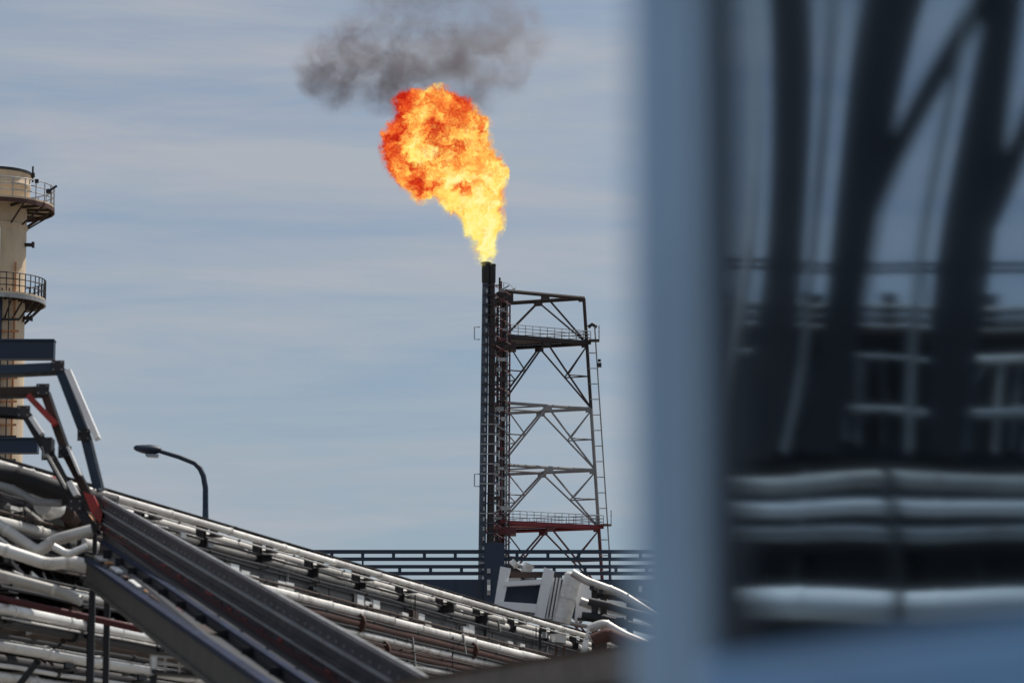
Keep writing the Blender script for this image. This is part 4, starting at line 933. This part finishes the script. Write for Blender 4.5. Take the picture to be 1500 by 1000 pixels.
rline(1240, 522, 1410, 530, QY - 1, .03, 'grey', fr, 'top_rail'); rline(1232, 603, 1420, 606, QY - 1, .05, 'grey', fr, 'bottom_rail')
rline(1246, 522, 1242, 650, QY - 1, .03, 'grey', fr, 'post'); rline(1263, 524, 1260, 660, QY - 1, .025, 'grey', fr, 'post')
rline(1420, 522, 1560, 526, QY - 1, .05, 'clad', fr, 'top_rail'); rline(1421, 600, 1560, 604, QY - 1, .07, 'grey', fr, 'bottom_rail')
rline(1424, 525, 1418, 655, QY - 1, .035, 'grey', fr, 'post'); rline(1464, 525, 1462, 660, QY - 1, .035, 'clad', fr, 'post'); rline(1490, 525, 1488, 655, QY - 1, .02, 'grey', fr, 'post')
rline(1068, 517, 1105, 516, QY - 1, .05, 'grey', fr, 'top_rail'); rline(1424, 560, 1445, 530, QY - 1, .02, 'grey', fr, 'brace')
for y_ in (640, 655, 668): rline(1150, y_, 1156, y_ + 9, QY - 1, .05, 'brown', fr, 'fitting', 6)
p = rf(1300, 603, QY - 1); MB().beam(Vector((p.x, p.y, 0)), p, .1, .1).build('leg', M['black'], fr)
# dark shed behind the side rack, added to darken the mirrored view
backdrop = mt_thing('dark_backdrop', 'added dark corrugated shed outside the frame, mirrored behind the side rack', 'building', rf(1400, 900, 54))
s0_, s1_ = rf(820, 490, 54), rf(2300, 490, 54); dd = (s1_ - s0_); dd.z = 0; ln_ = dd.length; dd.normalize(); nn = dd.cross(UP)
hs = s0_.z; nrib = 90; poly = []
for k in range(nrib):
    a = k * ln_ / nrib; stp = ln_ / nrib
    for (f, q) in ((0, 0), (.3, 0), (.45, .12), (.85, .12)): poly.append(Vector((s0_.x, s0_.y, 0)) + dd * (a + f * stp) + nn * (q if nn.dot(-s0_) > 0 else -q))
mb = MB(); n_ = len(poly)
mb.add(poly + [p + UP * hs for p in poly], [(i, i + 1, i + 1 + n_, i + n_) for i in range(n_ - 1)]); mb.build('wall', M['backdrop'], backdrop)
far = Vector((s0_.x, s0_.y, 0)).normalized() * 12
mb = MB(); mb.prism([Vector((s0_.x, s0_.y, hs)), Vector((s1_.x, s1_.y, hs)), Vector((s1_.x, s1_.y, hs + .8)) + far, Vector((s0_.x, s0_.y, hs + .8)) + far], (0, 0, .15)); mb.build('roof', M['dark'], backdrop)
# nearer leaning trestle columns
trs = mt_thing('trestle', 'dark raking trestle columns with braces mirrored large in the cabin window', 'trestle', rf(1300, 1300, 11))
def rcol(x0, y0, x1, y1, Y, wpx, mt, nm, edge=True):
    a, b = rf(x0, y0, Y), rf(x1, y1, Y); w_ = wpx * Y / FPX; d = (b - a).normalized(); n_v = (EYE - a); n_v.z = 0
    sd_ = d.cross(UP).normalized()
    up = (GP - a); up.z = 0; up.normalize()
    mb = MB(); mb.ibeam(a, b, w_, w_ * 1.1, .02, up); mb.build(nm, M[mt], trs)
    if edge:
        s_ = d.cross(up).normalized() * (w_ / 2 + .012)
        if (mir(a + s_) - mir(a)).x > 0: s_ = -s_
        mb = MB(); mb.tube([a + s_ * 1.5 + up * .06, b + s_ * 1.5 + up * .06], .014, 10); mb.build('conduit', M['clad'], trs, True)  # pale tube standing in for the sunlit edge of the column
def to_ground(x0, y0, x1, y1):
    f = (1300 + 1.7 * FPX / 16 - y0) / (y1 - y0); return (x0, y0, x0 + (x1 - x0) * f * 0 + (x1 - x0), y1)
rcol(1222, -200, 1105, 672, 11, 52, 'dark', 'column'); rcol(1330, -200, 1201, 672, 11, 66, 'black', 'column'); rcol(1478, -200, 1384, 672, 11, 60, 'black', 'column'); rcol(1640, -200, 1560, 672, 11, 50, 'black', 'column')
rcol(960, 668, 1900, 676, 11, 26, 'black', 'sill_beam', False)
rcol(1470, -120, 1230, 400, 11.3, 30, 'black', 'brace', False); rcol(1640, -120, 1405, 400, 11.3, 30, 'black', 'brace', False)
for x, y in ((985, 668), (1850, 676)):
    p = rf(x, y, 11); MB().beam(Vector((p.x, p.y, 0)), p, .14, .14).build('foot_post', M['black'], trs)
